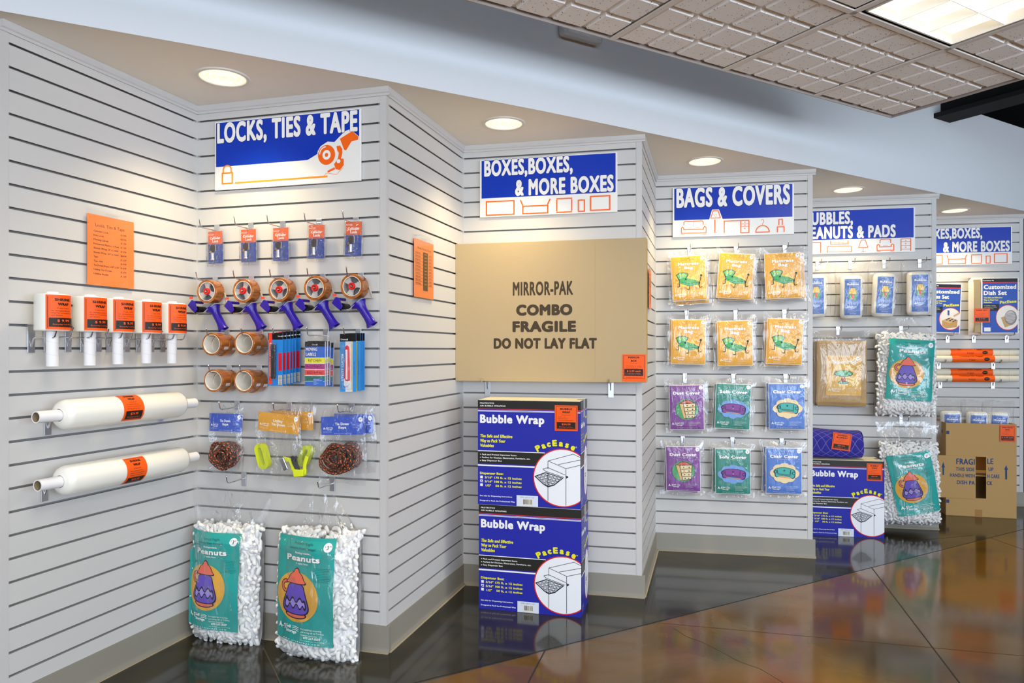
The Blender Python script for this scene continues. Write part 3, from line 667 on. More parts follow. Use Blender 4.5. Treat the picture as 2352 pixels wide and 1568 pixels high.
def art_bags(a):
    a.rect(18, 6, 1282, 352, BLU); a.poly([(430, 248), (505, 248), (545, 352), (400, 352)], WH); sgt(a, 'BAGS & COVERS', 42, 212, 196, 1215)
    O = ORG; a.line([(442, 262), (496, 262), (520, 340), (416, 340)], 9, O, True); a.ring(468, 312, 12, 15, '#f5a070', 16)
    a.line([(461, 356), (461, 492)], 12, O); a.line([(444, 496), (484, 496)], 5, O); a.line([(486, 350), (486, 390)], 2, O)
    # sofa
    a.line([(124, 408), (124, 378), (134, 366), (322, 366), (334, 378), (334, 408)], 9, O); a.line([(228, 370), (228, 424)], 3, O)
    a.line([(96, 494), (96, 440), (108, 424), (122, 440), (122, 456), (338, 456), (338, 440), (352, 424), (366, 440), (366, 494)], 9, O, True)
    a.line([(156, 436), (206, 436)], 3, O); a.line([(250, 436), (300, 436)], 3, O); a.line([(92, 508), (132, 508)], 5, O); a.line([(330, 508), (370, 508)], 5, O)
    a.line([(562, 506), (562, 376), (826, 376), (826, 506), (738, 506), (738, 376)], 9, O)
    for y in (412, 440): a.line([(738, y), (826, y)], 4, O)
    for y in (394, 426, 462): a.ell(782, y, 6, 5, O, 12)
    a.ring(970, 506, 66, 76, O, 30, 180, 360, .98); a.line([(896, 506), (1044, 506)], 10, O); a.line([(970, 432), (970, 414), (984, 400), (984, 380), (968, 370), (952, 382)], 4, O)
    a.line([(1142, 434), (1142, 376), (1178, 376), (1178, 434)], 10, O); a.line([(1120, 438), (1200, 438)], 3, O); a.line([(1126, 512), (1126, 456), (1196, 456), (1196, 512)], 10, O)
def art_bubbles(a):
    a.rect(14, 4, 1106, 314, BLU); sgt(a, 'BUBBLES,', 30, 148, 124, 482); sgt(a, 'PEANUTS & PADS', 30, 300, 122, 902); O = ORG
    a.line([(90, 452), (90, 340), (190, 340), (190, 452)], 9, O); a.line([(290, 324), (290, 362), (462, 362), (462, 324)], 8, O); a.line([(290, 344), (462, 344)], 4, O)
    for x in (330, 372, 415): a.line([(x, 344), (x, 362)], 4, O)
    a.line([(256, 452), (256, 392), (270, 384), (486, 384), (498, 392), (498, 452)], 8, O); a.line([(256, 444), (498, 444)], 6, O); a.line([(284, 424), (470, 424)], 2, O)
    a.line([(594, 326), (634, 326), (660, 404), (568, 404)], 7, O, True); a.line([(614, 410), (614, 448)], 6, O); a.line([(592, 450), (636, 450)], 5, O)
    a.line([(780, 366), (780, 334), (792, 324), (872, 324), (884, 334), (884, 366)], 8, O)
    a.line([(750, 440), (750, 386), (762, 376), (776, 386), (776, 404), (888, 404), (888, 386), (902, 376), (914, 386), (914, 440)], 8, O, True); a.line([(806, 392), (856, 392)], 3, O)
    a.line([(748, 450), (786, 450)], 5, O); a.line([(880, 450), (916, 450)], 5, O)
    a.line([(984, 452), (984, 326), (1078, 326), (1078, 452)], 8, O)
    for y in (356, 396, 434): a.line([(984, y), (1078, y)], 4, O)
    for y in (344, 376, 414): a.ell(1030, y, 5, 5, O, 12)
sign(WB1, 493, 281, 828, 414, 0, 'blue sign reading locks, ties and tape with orange padlock', 880, 430, art_locks)
sign(WB2, 1102, 368, 1418, 486, 0, 'blue boxes sign above the big mirror carton', 1130, 486, art_boxes)
sign(WB3, 1545, 432, 1824, 537, 0, 'blue sign reading bags and covers with furniture outlines', 1300, 535, art_bags)
sign(WB4, 1842, 485, 2102, 578, 0, 'blue sign reading bubbles, peanuts and pads', 1120, 464, art_bubbles)
sign(WB5, 2110, 525, 2325, 606, 0, 'blue boxes sign at the far right, partly hidden by the corner', 1130, 486, art_boxes)
# ------------------------------------------------------------------ price lists in clear holders
def price_list(w, x0, y0, x1, y1, label, title, rows, table=False):
    (s0, za), (s1, zb) = w.hit(x0, y0, .01), w.hit(x1, y1, .01); wd, ht = s1-s0, za-zb
    t = thing('price_list', label, 'price list', 'orange price lists in clear holders'); place(t, w, (s0+s1)/2, .004, (za+zb)/2)
    MB().box(-wd/2, wd/2, -.008, -.006, -ht/2, ht/2).box(-wd/2, wd/2, -.002, 0, -ht/2, ht/2+.012).box(-wd/2, wd/2, -.008, 0, -ht/2-.002, -ht/2).build('clear_holder', ACRYL, t, bevel=.0006)
    MB().box(-wd*.13, wd*.13, -.011, .012, ht/2-.008, ht/2-.005).box(-wd*.13, wd*.13, -.011, -.009, ht/2-.022, ht/2-.005).build('holder_clip', ACRYL, t)
    sw, sh = wd-.008, ht*.93; S = MB().box(-sw/2, sw/2, -.0045, -.004, -ht/2+.004, -ht/2+.004+sh).build('paper_sheet', mat('#ff8330', .6), t); tag(S, 'orange paper sheet')
    a = Art(sw, sh, 800, 1240, base=1); C = '#5c3423'
    a.text(title, 130 if not table else 140, 205, 56, C, w=500 if not table else 560, bold=.01)
    for i, (l, p) in enumerate(rows):
        y = 300+i*(75 if not table else 72)
        a.text(l, 100 if not table else 50, y, 30, C, w=min(430, 19*len(l)) if not table else 200, bold=.015, res=1); a.text(p, 560 if not table else 610, y+(0 if not table else 10), 32, C, w=100, bold=.015, res=1)
        if table: a.line([(40, y+22), (760, y+22)], 4, C); a.text('assorted size', 50, y+14, 10, C, w=250, res=1)
    if table:
        a.rect(360, 250, 540, 1080, '#5e4a26')
        for i, (l, p) in enumerate(rows): a.text(p, 450, 305+i*72, 26, '#ff9a4a', w=84, al='c', bold=.02, res=1)
    a.build('printed_list', t, -.0046, 0, -ht/2+.004+sh/2); return t
price_list(WA1, 199, 478, 310, 666, 'orange price list headed locks, ties and tape, above the white wrap rolls', 'Locks, Ties & Tape', [('Cylinder Lock', '$ 9.99'), ('Disc Lock', '$10.99'), ('Moving Labels', '$ 3.99'), ('Permanent Marker, 2 Pack', '$ 1.99'), ('Shrink Wrap, 5" x 1000', '$ 9.99'), ('Shrink Wrap, 20" x 1000"', '$24.99'), ('Tape', '$ 2.29'), ('Tape Gun', '$ 9.99'), ('Tie Down Rope, 1/4" x 50\'', '$ 4.49'), ('Utility Tie Down', '$ 6.99'), ('Utility Knife', '$ 1.49')])
price_list(WA2, 951, 537, 997, 690, 'narrow looking orange price list of boxes left of the mirror carton', 'Boxes, Boxes, Boxes', [('Small Box', '$1.47'), ('Medium Box', '$2.24'), ('Large Box', '$2.59'), ('X-Large Box', '$3.29'), ('Wardrobe Box', '$10.49'), ('Dish Pack Box', '$4.49'), ('Custom Dish Set', '$9.99'), ('Custom Glass Set', '$9.99'), ('Mirror Box', '$2.99'), ('Record Storage', '$2.29')], True)
price_list(WA3, 1491, 610, 1496, 712, 'sliver of orange price list behind the right edge of the mirror carton', 'Bags & Covers', [('Mattress Bag', '$4.99'), ('Dust Cover', '$2.99'), ('Sofa Cover', '$3.99'), ('Chair Cover', '$2.99')], True)
# ------------------------------------------------------------------ small wrap rolls on the left wall
FILMROLL = mat('#f4f2e8', .28, coat=.5, name='stretch_film'); CORE = mat('#f0eff0', .7, name='white_card_core')
names5 = ['nearest the left edge', 'second from the left', 'in the middle of the row', 'fourth, next to the last one', 'nearest the inner corner']
for i, (cx, ytop, ybot, cyb) in enumerate([(120, 676, 760, 841), (206, 682, 762, 839), (271, 687, 764, 836), (336, 692, 766, 834), (395, 697, 767, 834)]):
    s, zt = WA1.hit(cx, ytop, .085); _, zb = WA1.hit(cx, ybot, .085); _, zc = WA1.hit(cx, cyb, .085)
    t = thing('wrap_roll', 'small white stretch wrap roll with orange label, '+names5[i], 'wrap roll', 'small wrap rolls in a row', ); place(t, WA1, s, .085, zb)
    h = zt-zb; R0 = .0525
    MB().lathe([(.0001, 0), (R0-.003, 0), (R0, .003), (R0, h-.003), (R0-.003, h), (.022, h), (.021, h-.002), (.0001, h-.002)], 40).build('film_winding', FILMROLL, t, 40)
    MB().lathe([(.016, .0), (.0185, -.001), (.0185, zc-zb), (.016, zc-zb), (.016, 0)], 28).build('card_core', CORE, t, 40)
    MB().lathe([(.0185, h-.002), (.0185, h+.008), (.015, h+.008), (.015, h-.002)], 28).build('core_end', CORE, t, 40)
    for k in range(2):
        MB().tube([(.0187*cos(a), .0187*sin(a), -.022-.042*k-.012*a/pi) for a in [pi*.9+q*pi/12 for q in range(16)]], .0003, 4).build('core_seam', mat('#cfcdd0', .8), t)
    lw_, lh = .104, h*.94
    def wp(x, z, e, R0=R0): a = x/R0-pi/2-.05; return ((R0+.0006+e)*cos(a), (R0+.0006+e)*sin(a), z)
    price_tag(t, lw_, lh, ['SHRINK', 'WRAP'], '$ 9.99', z=h*.5, y=0, warp=wp, sub='5" wide x 1000 ft.', body=['No damaging adhesives', 'Ideal for securing boxes', 'and drawers'])
for i, (tx_, ty_) in enumerate([(133, 752), (169, 751), (216, 753), (250, 755), (284, 755), (308, 756), (348, 758), (373, 759), (403, 760), (428, 761)]):
    s, z = WA1.hit(tx_, ty_, .122)
    t = thing('display_hook', 'chrome prong, %s side of small wrap roll %s' % (('left', 'right')[i % 2], ['nearest the left edge', 'second from left', 'in the middle', 'second from right', 'nearest the corner'][i//2]), 'hook', 'prongs carrying the small wrap rolls'); place(t, WA1, s, 0, z-.034)
    zs = slot(z+.01)-(z-.034)
    MB().box(-.013, .013, -.004, -.0015, -.05, zs+.002).box(-.013, .013, -.004, .009, zs-.003, zs+.003).build('back_plate', ZINC, t, bevel=.001)
    MB().tube([(0, -.004, -.030), (0, -.010, -.012), (0, -.014, -.002), (0, -.022, 0), (0, -.100, 0), (0, -.108, .004), (0, -.122, .034)], .0026, 8).build('prong', CHROME, t, 40)
# ------------------------------------------------------------------ long wrap rolls
for i, (cl, bl, br, cr, lb) in enumerate([((82, 958), (135, 951), (415, 934), (447, 925), 'upper'), ((86, 1115), (137, 1105), (420, 1062), (450, 1048), 'lower')]):
    off = .088
    s0, z0 = WA1.hit(cl[0], cl[1], off); s1, z1 = WA1.hit(cr[0], cr[1], off); b0, _ = WA1.hit(bl[0], bl[1], off); b1, _ = WA1.hit(br[0], br[1], off)
    zz = (z0+z1)/2; c = (b0+b1)/2
    t = thing('long_wrap_roll', 'long white stretch wrap roll lying level on hooks, %s of two' % lb, 'wrap roll', 'long wrap rolls on the left wall'); place(t, WA1, c, off, zz, ry=atan2(z0-z1, s1-s0)*.9)
    hl = (b1-b0)/2; R0 = .0515
    MB().lathe([(.021, -hl), (.034, -hl+.002), (.046, -hl+.010), (R0, -hl+.024), (R0, hl-.024), (.046, hl-.010), (.034, hl-.002), (.021, hl)], 44, axis='X').build('film_winding', FILMROLL, t, 50)
    a, b = s0-c, s1-c
    MB().lathe([(.016, a), (.0195, a), (.0195, b), (.016, b), (.016, a)], 30, axis='X').build('card_core', CORE, t, 40)
    MB().lathe([(.0155, a+.05), (.0158, a+.001), (.016, a+.0005)], 24, axis='X').build('core_lining', mat('#8d7c5e', .9), t, 60)
    lc, _ = WA1.hit(304 if i == 0 else 311, 950, .13); lc -= c
    def wq(x, z, e, R0=R0, tw=(.25 if i == 0 else .05)): a_ = z/R0-tw*0+(.30 if tw > .1 else -.12); return (lc+x, -(R0+.0006+e)*cos(a_), (R0+.0006+e)*sin(a_))
    price_tag(t, .092, .118, ['SHRINK', 'WRAP'], '$24.99', y=0, warp=wq, sub='20" wide x 1000 ft.', body=['No damaging adhesives', 'Ideal for securing boxes', 'furniture and drawers'])
    for (hx, hy) in (((172, 960), (424, 938)) if i == 0 else ((165, 1112), (424, 1059))):
        s, z = WA1.hit(hx, hy, .125)
        q = thing('display_hook', 'chrome prong under the %s end of the %s long wrap roll' % ('left' if hx < 300 else 'right', lb), 'hook', 'prongs of the %s long wrap roll' % lb); zb = zz-.0195-.003; place(q, WA1, s, 0, zb)
        MB().box(-.013, .013, -.004, -.0015, -.05, .012).box(-.013, .013, -.004, .009, .006, .012).build('back_plate', ZINC, q, bevel=.001)
        MB().tube([(0, -.004, -.026), (0, -.012, -.008), (0, -.02, 0), (0, -.100, 0), (0, -.11, .004), (0, -.13, .028)], .0026, 8).build('prong', CHROME, q, 40)
# ------------------------------------------------------------------ cylinder locks
ORD = ['first', 'second', 'third', 'fourth', 'fifth']
ORDL = ['leftmost', 'second from left', 'middle', 'second from right', 'rightmost']
def make_lock():
    t = thing('lock_pack', '', 'lock'); W_, H_ = .084, .158
    tag(MB().box(-W_/2+.006, W_/2-.006, -.001, 0, -H_/2+.012, H_/2-.008).build('printed_card', mat('#2c4fae', .5), t), 'blue and orange card')
    a = Art(W_-.012, H_-.020, 190, 380)
    a.rect(0, 0, 190, 380, '#2d4fb0'); a.rect(0, 0, 190, 152, '#f2672f'); a.text('Cylinder', 95, 94, 30, WH, w=140, al='c', bold=.04); a.text('Lock', 98, 132, 30, WH, w=80, al='c', bold=.04)
    a.text('Solid Brass', 92, 66, 8, WH, w=58, al='c', res=1); logo(a, 6, 42, 15, res=1); a.text('www.a1storage.com', 8, 372, 7, WH, w=56, res=1)
    a.build('card_print', t, -.001, 0, .002)
    bl = MB(); bl.box(-W_/2, W_/2, -.0022, -.0016, -H_/2, H_/2).box(-W_/2, W_/2, .0006, .001, -H_/2, H_/2)
    bl.box(-W_/2, -W_/2+.0015, -.0035, .001, -H_/2, H_/2).box(W_/2-.0015, W_/2, -.0035, .001, -H_/2, H_/2).box(-W_/2, W_/2, -.0035, .001, -H_/2, -H_/2+.0015)
    bl.box(-.032, .031, -.022, -.0022, -.066, .018)
    o = bl.build('clear_blister', BLISTER, t, bevel=.0008); tag(o, 'clear plastic blister')
    o = MB().lathe([(.0001, 0), (.009, 0), (.0098, .002), (.0098, .007), (.0075, .008), (.0075, .030), (.0085, .031), (.0085, .033), (.0001, .034)], 24, (-.006, -.011, -.056)).build('lock_cylinder', CHROME, t, 40)
    MB().lathe([(.0001, -.002), (.0145, -.002), (.015, 0), (.0145, .003), (.0001, .003)], 24, (-.003, -.013, -.003), 'Y').build('key_head', mat('#3b3530', .35), t, 40)
    MB().box(.010, .013, -.016, -.006, -.018, .010).build('key_spare', CHROME, t, bevel=.0008)
    kb = MB(); M1 = Matrix.Translation((-.014, -.012, -.016)) @ Matrix.Rotation(radians(40), 4, 'Y')
    kb.box(-.0035, .0035, -.001, .001, -.012, .008, M1).box(-.0055, .0035, -.001, .001, -.012, -.009, M1); kb.build('key_blade', mat('#b39a6c', .25, .9), t)
    return t
lk = make_lock()
for i, (cx, cy, hx, hy) in enumerate([(495, 569, 499, 520), (571, 565, 577, 517), (645, 562, 650, 512), (727, 556, 733, 506), (812, 549, 818, 500)]):
    h_, s, zp = hook(WB1, hx, hy, .115, label='chrome hook holding the %s boxed cylinder lock' % ORD[i], group='hooks of the cylinder locks')
    o = lk if i == 0 else copy_tree(lk)
    s, z = WB1.hit(cx, cy, .02+.004*i); place(o, WB1, s, .02+.004*i, z, ry=-.012+.012*(i-1)); o['label'] = 'chrome cylinder lock on orange and blue card, %s in its row' % ORDL[i]; o['group'] = 'cylinder locks in a row'
# ------------------------------------------------------------------ tape
TAPE = bpy.data.materials.new('brown_tape'); TAPE.use_nodes = True
def _tape():
    nt = TAPE.node_tree; b = nt.nodes['Principled BSDF']; N = nt.nodes.new; L = nt.links.new
    tc = N('ShaderNodeTexCoord'); mp = N('ShaderNodeMapping'); mp.inputs['Scale'].default_value = (60, 9, 60); n = N('ShaderNodeTexNoise'); n.inputs['Scale'].default_value = 1; n.inputs['Detail'].default_value = 5
    r = N('ShaderNodeValToRGB'); r.color_ramp.elements[0].color = hexc('#7c3c0c'); r.color_ramp.elements[0].position = .3; r.color_ramp.elements[1].color = hexc('#c87822'); r.color_ramp.elements[1].position = .72
    L(tc.outputs['Object'], mp.inputs[0]); L(mp.outputs[0], n.inputs['Vector']); L(n.outputs['Fac'], r.inputs[0]); L(r.outputs[0], b.inputs['Base Color'])
    b.inputs['Roughness'].default_value = .18; b.inputs['Coat Weight'].default_value = .6; b.inputs['Coat Roughness'].default_value = .05
_tape()
def tape_roll_parts(t, R=.049, w=.048, y0=0, r_in=.038):
    MB().lathe([(r_in+.002, y0), (R-.001, y0), (R, y0+.001), (R, y0+w-.001), (R-.001, y0+w), (r_in+.002, y0+w)], 48, axis='Y').build('tape_winding', TAPE, t, 40)
    MB().lathe([(r_in, y0-.0005), (r_in+.0022, y0-.0005), (r_in+.0022, y0+w), (r_in, y0+w), (r_in, y0-.0005)], 48, axis='Y').build('card_core', mat('#ece6da', .7), t, 40)
GREYP = mat('#b9b6b4', .4, name='grey_frame'); BLUP = mat('#2c159a', .28, name='blue_plastic'); RED = mat('#d8201c', .3, name='red_knob'); BLKP = mat('#141416', .35, name='black_rubber')
def make_gun():
    t = thing('tape_gun', '', 'tape dispenser')          # origin = centre of roll front face; +Y towards the wall
    tape_roll_parts(t, .050, .050)
    # spider hub
    hb = MB(); hb.lathe([(.0365, .001), (.0365, .045)], 36, axis='Y'); hb.lathe([(.0001, .010), (.014, .010), (.014, .002)], 24, axis='Y')
    for k in range(3):
        a = radians(95+120*k); M_ = Matrix.Rotation(-a, 4, 'Y')
        pts = [(.006, -.011), (.018, -.0085), (.030, -.013), (.0362, -.016), (.0362, .016), (.030, .013), (.018, .0085), (.006, .011)]
        n = len(pts); vs = [M_ @ Vector((x, .004, z)) for x, z in pts]+[M_ @ Vector((x, .012, z)) for x, z in pts]
        hb.add(vs, [tuple(range(n)), tuple(reversed(range(n, 2*n)))]+[(i, i+n, (i+1) % n+n, (i+1) % n) for i in range(n)])
    hb.build('hub', GREYP, t, 40)
    MB().lathe([(.034, .03), (.0001, .031)], 30, axis='Y').build('hub_back', mat('#7e7c7c', .5), t, 40)
    MB().lathe([(.006, -.006), (.0125, -.007), (.0145, -.004), (.0145, .004), (.011, .006)], 28, axis='Y').build('red_knob', RED, t, 40)
    MB().lathe([(.0001, -.009), (.0038, -.008), (.0055, -.004), (.0058, 0)], 16, axis='Y').build('hub_bolt', CHROME, t, 50)
    # side plate behind the roll with flange running down to the blade
    pl = [(.050, .006), (.066, -.048), (.036, -.050), (-.018, -.090), (-.062, -.094), (-.070, -.066), (-.052, -.052), (-.024, -.050), (-.03, 0), (0, .02)]
    MB().prism(pl, .052, .0538).build('side_plate', GREYP, t, bevel=.0005)
    fl_ = MB()
    def strip(a, b, y0=.004, y1=.054, th=.0014):
        (ax, az), (bx, bz) = a, b; d = Vector((bx-ax, bz-az)).normalized(); nx, nz = -d.y*th, d.x*th
        fl_.prism([(ax, az), (bx, bz), (bx+nx, bz+nz), (ax+nx, az+nz)], y0, y1)
    for a, b in (((.050, .000), (.066, -.048)),): strip(a, b, .045)
    for a, b in (((.066, -.048), (.036, -.050)), ((.036, -.050), (-.018, -.090)), ((-.018, -.090), (-.040, -.092))): strip(a, b)
    fl_.build('flange', mat('#c6c2b6', .4), t)
    MB().box(-.052, -.030, .004, .054, -.094, -.091).build('cutting_blade', CHROME, t)
    cl = MB(); cl.grid(lambda u, v: (-.095+.03*u, .006+.046*v, -.02-.03*u*u), 6, 3); o = cl.build('tape_guard', ACRYL, t, 60); tag(o, 'clear guard with red print')
    ar = Art(.018, .009, 10, 5); ar.rect(0, 0, 10, 5, '#e0513a'); ar.build('guard_print', t, .004, -.080, -.030)
    MB().lathe([(.0001, .008), (.012, .008), (.0155, .005), (.0155, .053), (.0001, .053)], 30, (-.050, 0, -.080), 'Y').build('rubber_roller', BLKP, t, 40)
    sh = [(-.092, -.062), (-.072, -.038), (-.056, -.044), (-.043, -.078), (-.049, -.088), (-.058, -.091), (-.068, -.084)]
    MB().prism(sh, -.003, .002).build('brake_shield', BLUP, t, bevel=.002)
    MB().tube([(-.064, .0, -.047), (-.060, .054, -.047)], .0058, 10, flat=.7).build('guard_bar', BLUP, t, 50)
    # handle: flared head, grip, open flared foot
    hd = MB()
    def sec(cx, cz, a, rx, ry, n=20): return [Vector((cx+rx*cos(2*pi*k/n)*cos(a), .029+ry*sin(2*pi*k/n), cz+rx*cos(2*pi*k/n)*sin(a))) for k in range(n)]
    S = [(.006, -.066, .62, .032, .024), (.011, -.072, .60, .030, .023), (.020, -.080, .50, .019, .018), (.027, -.092, .42, .0155, .0155), (.037, -.108, .42, .0150, .0150), (.050, -.128, .42, .0150, .0150), (.060, -.146, .40, .0170, .0155), (.066, -.158, .48, .0225, .0175)]
    S = [(q[0]+.002, q[1], q[2], q[3]*1.14, q[4]*1.1) for q in S]
    rs = [sec(*q) for q in S]
    inner = [[Vector((cx+(p.x-cx)*.88, .029+(p.y-.029)*.88, cz+(p.z-cz)*.88)) for p in r] for r, (cx, cz, *_r) in reversed(list(zip(rs, S)))][:4]
    hd.rings(rs+inner, True, True, True)
    hd.build('grip_handle', BLUP, t, 50)
    return t
gun = make_gun()
gh = [(495, 640), (578, 636), (659, 633), (742, 630), (829, 628)]
for i, (cx, cy) in enumerate([(475, 669), (558, 667.5), (641, 665), (723, 661), (808, 657)]):
    hook(WB1, gh[i][0], gh[i][1], .125, label='chrome hook carrying the %s tape gun' % ORD[i], group='hooks of the tape guns', dropz=-.008)
    o = gun if i == 0 else copy_tree(gun); s, z = WB1.hit(cx, cy, .088); place(o, WB1, s, .088, z, ry=.0+(.05 if i == 0 else -.01*i))
    for ch in kids(o):
        if ch.name.startswith(('hub.', 'hub')) and 'bolt' not in ch.name and 'back' not in ch.name: ch.rotation_euler.y = [0, .5, 1.1, 1.3, 1.5][i]
    o['label'] = 'blue handled tape gun with brown tape and red knob, %s in its row' % ORDL[i]; o['group'] = 'tape guns in a row'
def make_tape():
    t = thing('tape_roll', '', 'tape'); tape_roll_parts(t, .0475, .0485); return t
tp = make_tape(); first = True
for (cx, cy, hx, hy, r, c_) in [(486, 790, 522, 763, 'upper', 'left'), (561, 788, 599, 762, 'upper', 'right'), (490, 874, 527, 842, 'lower', 'left'), (560, 875, 596, 843, 'lower', 'right')]:
    s, z = WB1.hit(cx, cy, .12)
    hook(WB1, hx, hy, .135, label='chrome hook through the tape rolls, %s row, %s side' % (r, c_), group='hooks through the tape rolls', z=None)
    for d, nm in ((0, 'front'), (.0495, 'back')):
        o = tp if first else copy_tree(tp); first = False
        place(o, WB1, s+(.003 if d and c_ == 'left' else 0), .12-d, z-(.004 if d else 0))
        if (r, c_, d) in (('upper', 'right', 0), ('upper', 'right', .0495), ('upper', 'left', 0)):
            def wt(x, zz, e): a_ = -(zz)/.0475-.35; return ((.0478+e)*cos(a_), .034+x, (.0478+e)*sin(a_))
            ax = Art(.028, .012, 10, 5, wt); ax.rect(0, 0, 10, 5, '#e6dcd6'); tag(ax.build('pull_tab', o), 'pale pull tab')
        o['label'] = 'brown packing tape roll, %s one on the %s %s hook' % (nm, r, c_); o['group'] = 'brown tape rolls'
# ------------------------------------------------------------------ stationery packs
def barcode(a, x0, y0, x1, y1, seed=1, vert=False):
    a.rect(x0, y0, x1, y1, '#e9e5d8'); R = random.Random(seed); p = (y0 if vert else x0)+4; e = (y1 if vert else x1)-4
    a.up()
    while p < e:
        w = R.choice((1.5, 2.5, 4))
        if vert: a._put([(x0+6, p), (x1-6, p), (x1-6, p+w), (x0+6, p+w)], [(0, 1, 2, 3)], '#222222')
        else: a._put([(p, y0+4), (p+w, y0+4), (p+w, y1-10), (p, y1-10)], [(0, 1, 2, 3)], '#222222')
        p += w+R.choice((2, 3, 4))
def make_markers():
    t = thing('marker_pack', '', 'markers'); w, h = .067, .213
    MB().box(-w/2, w/2, -.001, .001, -h/2, h/2).build('printed_card', mat('#2f8ad6', .45), t)
    a = Art(w, h, 340, 1100); a.rect(0, 0, 340, 1100, '#2a86d8'); a.rect(0, 0, 340, 140, '#121214'); a.rect(16, 0, 92, 1070, '#ee4322')
    a.text('PERMANENT MARKERS', 66, 905, 30, WH, w=700, rot=90, bold=.06); a.text('2 PACK  WATER RESISTANT INK  DRIES INSTANTLY', 86, 900, 12, WH, w=700, rot=90, res=1)
    a.text('Chateau', 225, 82, 26, WH, w=90, bold=.01); a.ell(325, 70, 9, 16, WH, 14)
    a.rect(240, 420, 322, 790, '#dd2430'); a.text('CONTAINS NEUTRAL', 280, 770, 16, '#7e1a2a', w=280, rot=90, res=1); a.text('MARKING DETERGENT INKS', 305, 770, 12, '#7e1a2a', w=300, rot=90, res=1)
    barcode(a, 236, 880, 326, 1080, 2, True); a.rect(92, 0, 96, 1100, '#1a64b0'); a.build('card_print', t, -.001)
    for k in range(2):
        MB().lathe([(.0001, -.072), (.003, -.070), (.0052, -.064), (.0054, .040), (.0058, .041), (.0058, .066), (.005, .069), (.0001, .070)], 14, (-.012+.0115*k, -.0075, -.008)).build('marker', mat('#23232a', .25), t, 40)
    tag(MB().box(-.020, .008, -.015, -.0012, -.084, .068).build('clear_blister', BLISTER, t, bevel=.003), 'clear plastic blister'); return t
mk = make_markers(); hook(WB1, 674, 759, .15, label='chrome hook holding the marker packs', group='hooks of the stationery packs')
for i, off in enumerate((.142, .117, .096, .078, .060, .034)):
    o = mk if i == 0 else copy_tree(mk)
    s, z = WB1.hit(633+[0, 8.5, 17.5, 24, 31, 41][i], 825-i*1.2, off); place(o, WB1, s, off, z); o['label'] = 'blue and red marker pack, %s from the front of its hook' % ['first', 'second', 'third', 'fourth', 'fifth', 'sixth'][i]; o['group'] = 'marker packs on one hook'
def make_labels():
    t = thing('label_pack', '', 'labels'); w, h = .088, .176
    MB().box(-w/2, w/2, -.0035, .0035, -h/2, h/2).build('label_block', mat('#d9d9de', .5), t)
    a = Art(w, h, 455, 950); a.rect(0, 0, 455, 950, '#3c6ed0'); a.rect(0, 0, 455, 110, '#1c1c20'); a.text('Chateau', 160, 78, 26, WH, w=100, bold=.01); a.ell(275, 64, 9, 18, WH, 14)
    for y in range(125, 330, 16): a.line([(0, y), (455, y)], 2, '#2a56b8')
    a.text('MOVING', 22, 198, 66, WH, w=260, bold=.02, out='#1b3a86', ow=.03); a.text('LABELS', 22, 305, 66, WH, w=232, bold=.02, out='#1b3a86', ow=.03)
    for k, (c, l) in enumerate((('#e4dc3a', 'KITCHEN'), ('#b03c86', 'MASTER BATH'), ('#e2504e', 'BED RM #2'), ('#2f7a6c', 'LIVING RM'))):
        y = 350+k*128; a.rect(0, y-6, 455, y+122, '#ece9ea'); a.rect(0, y, 455, y+116, c); a.text(l, 228 if k < 3 else 50, y+84, 50 if k else 58, INK, w=(300, 380, 350, 260)[k], al='c' if k < 3 else 'l', bold=.01)
    a.up(3); a.rect(195, 790, 425, 945, '#3b74cc'); a.fine(205, 815, 190, 5, 26, WH, 12, words=['ASSORTED COLORS', 'WITH PRE-PRINTED NAMES', 'CONTENTS', '100 Permanent', 'Stickers']); a.build('label_print', t, -.0036)
    tag(sheet_bag('clear_sleeve', t, w+.012, h+.035, .012, BLISTER, 8, 12, 3, z=.008, wr=.0008), 'clear plastic sleeve'); return t
ml = make_labels(); hook(WB1, 749, 759, .15, label='chrome hook holding the moving label packs', group='hooks of the stationery packs', plate=True)
for i, (off, dx, dy) in enumerate(((.132, 0, 0), (.118, 5, -1.5), (.096, 11, -2), (.068, 19, 1))):
    o = ml if i == 0 else copy_tree(ml); s, z = WB1.hit(724.5+dx, 835+dy, off); place(o, WB1, s, off, z, ry=.01*i); o['label'] = 'striped moving label pack, %s from the front of its hook' % ORD[i]; o['group'] = 'moving label packs on one hook'
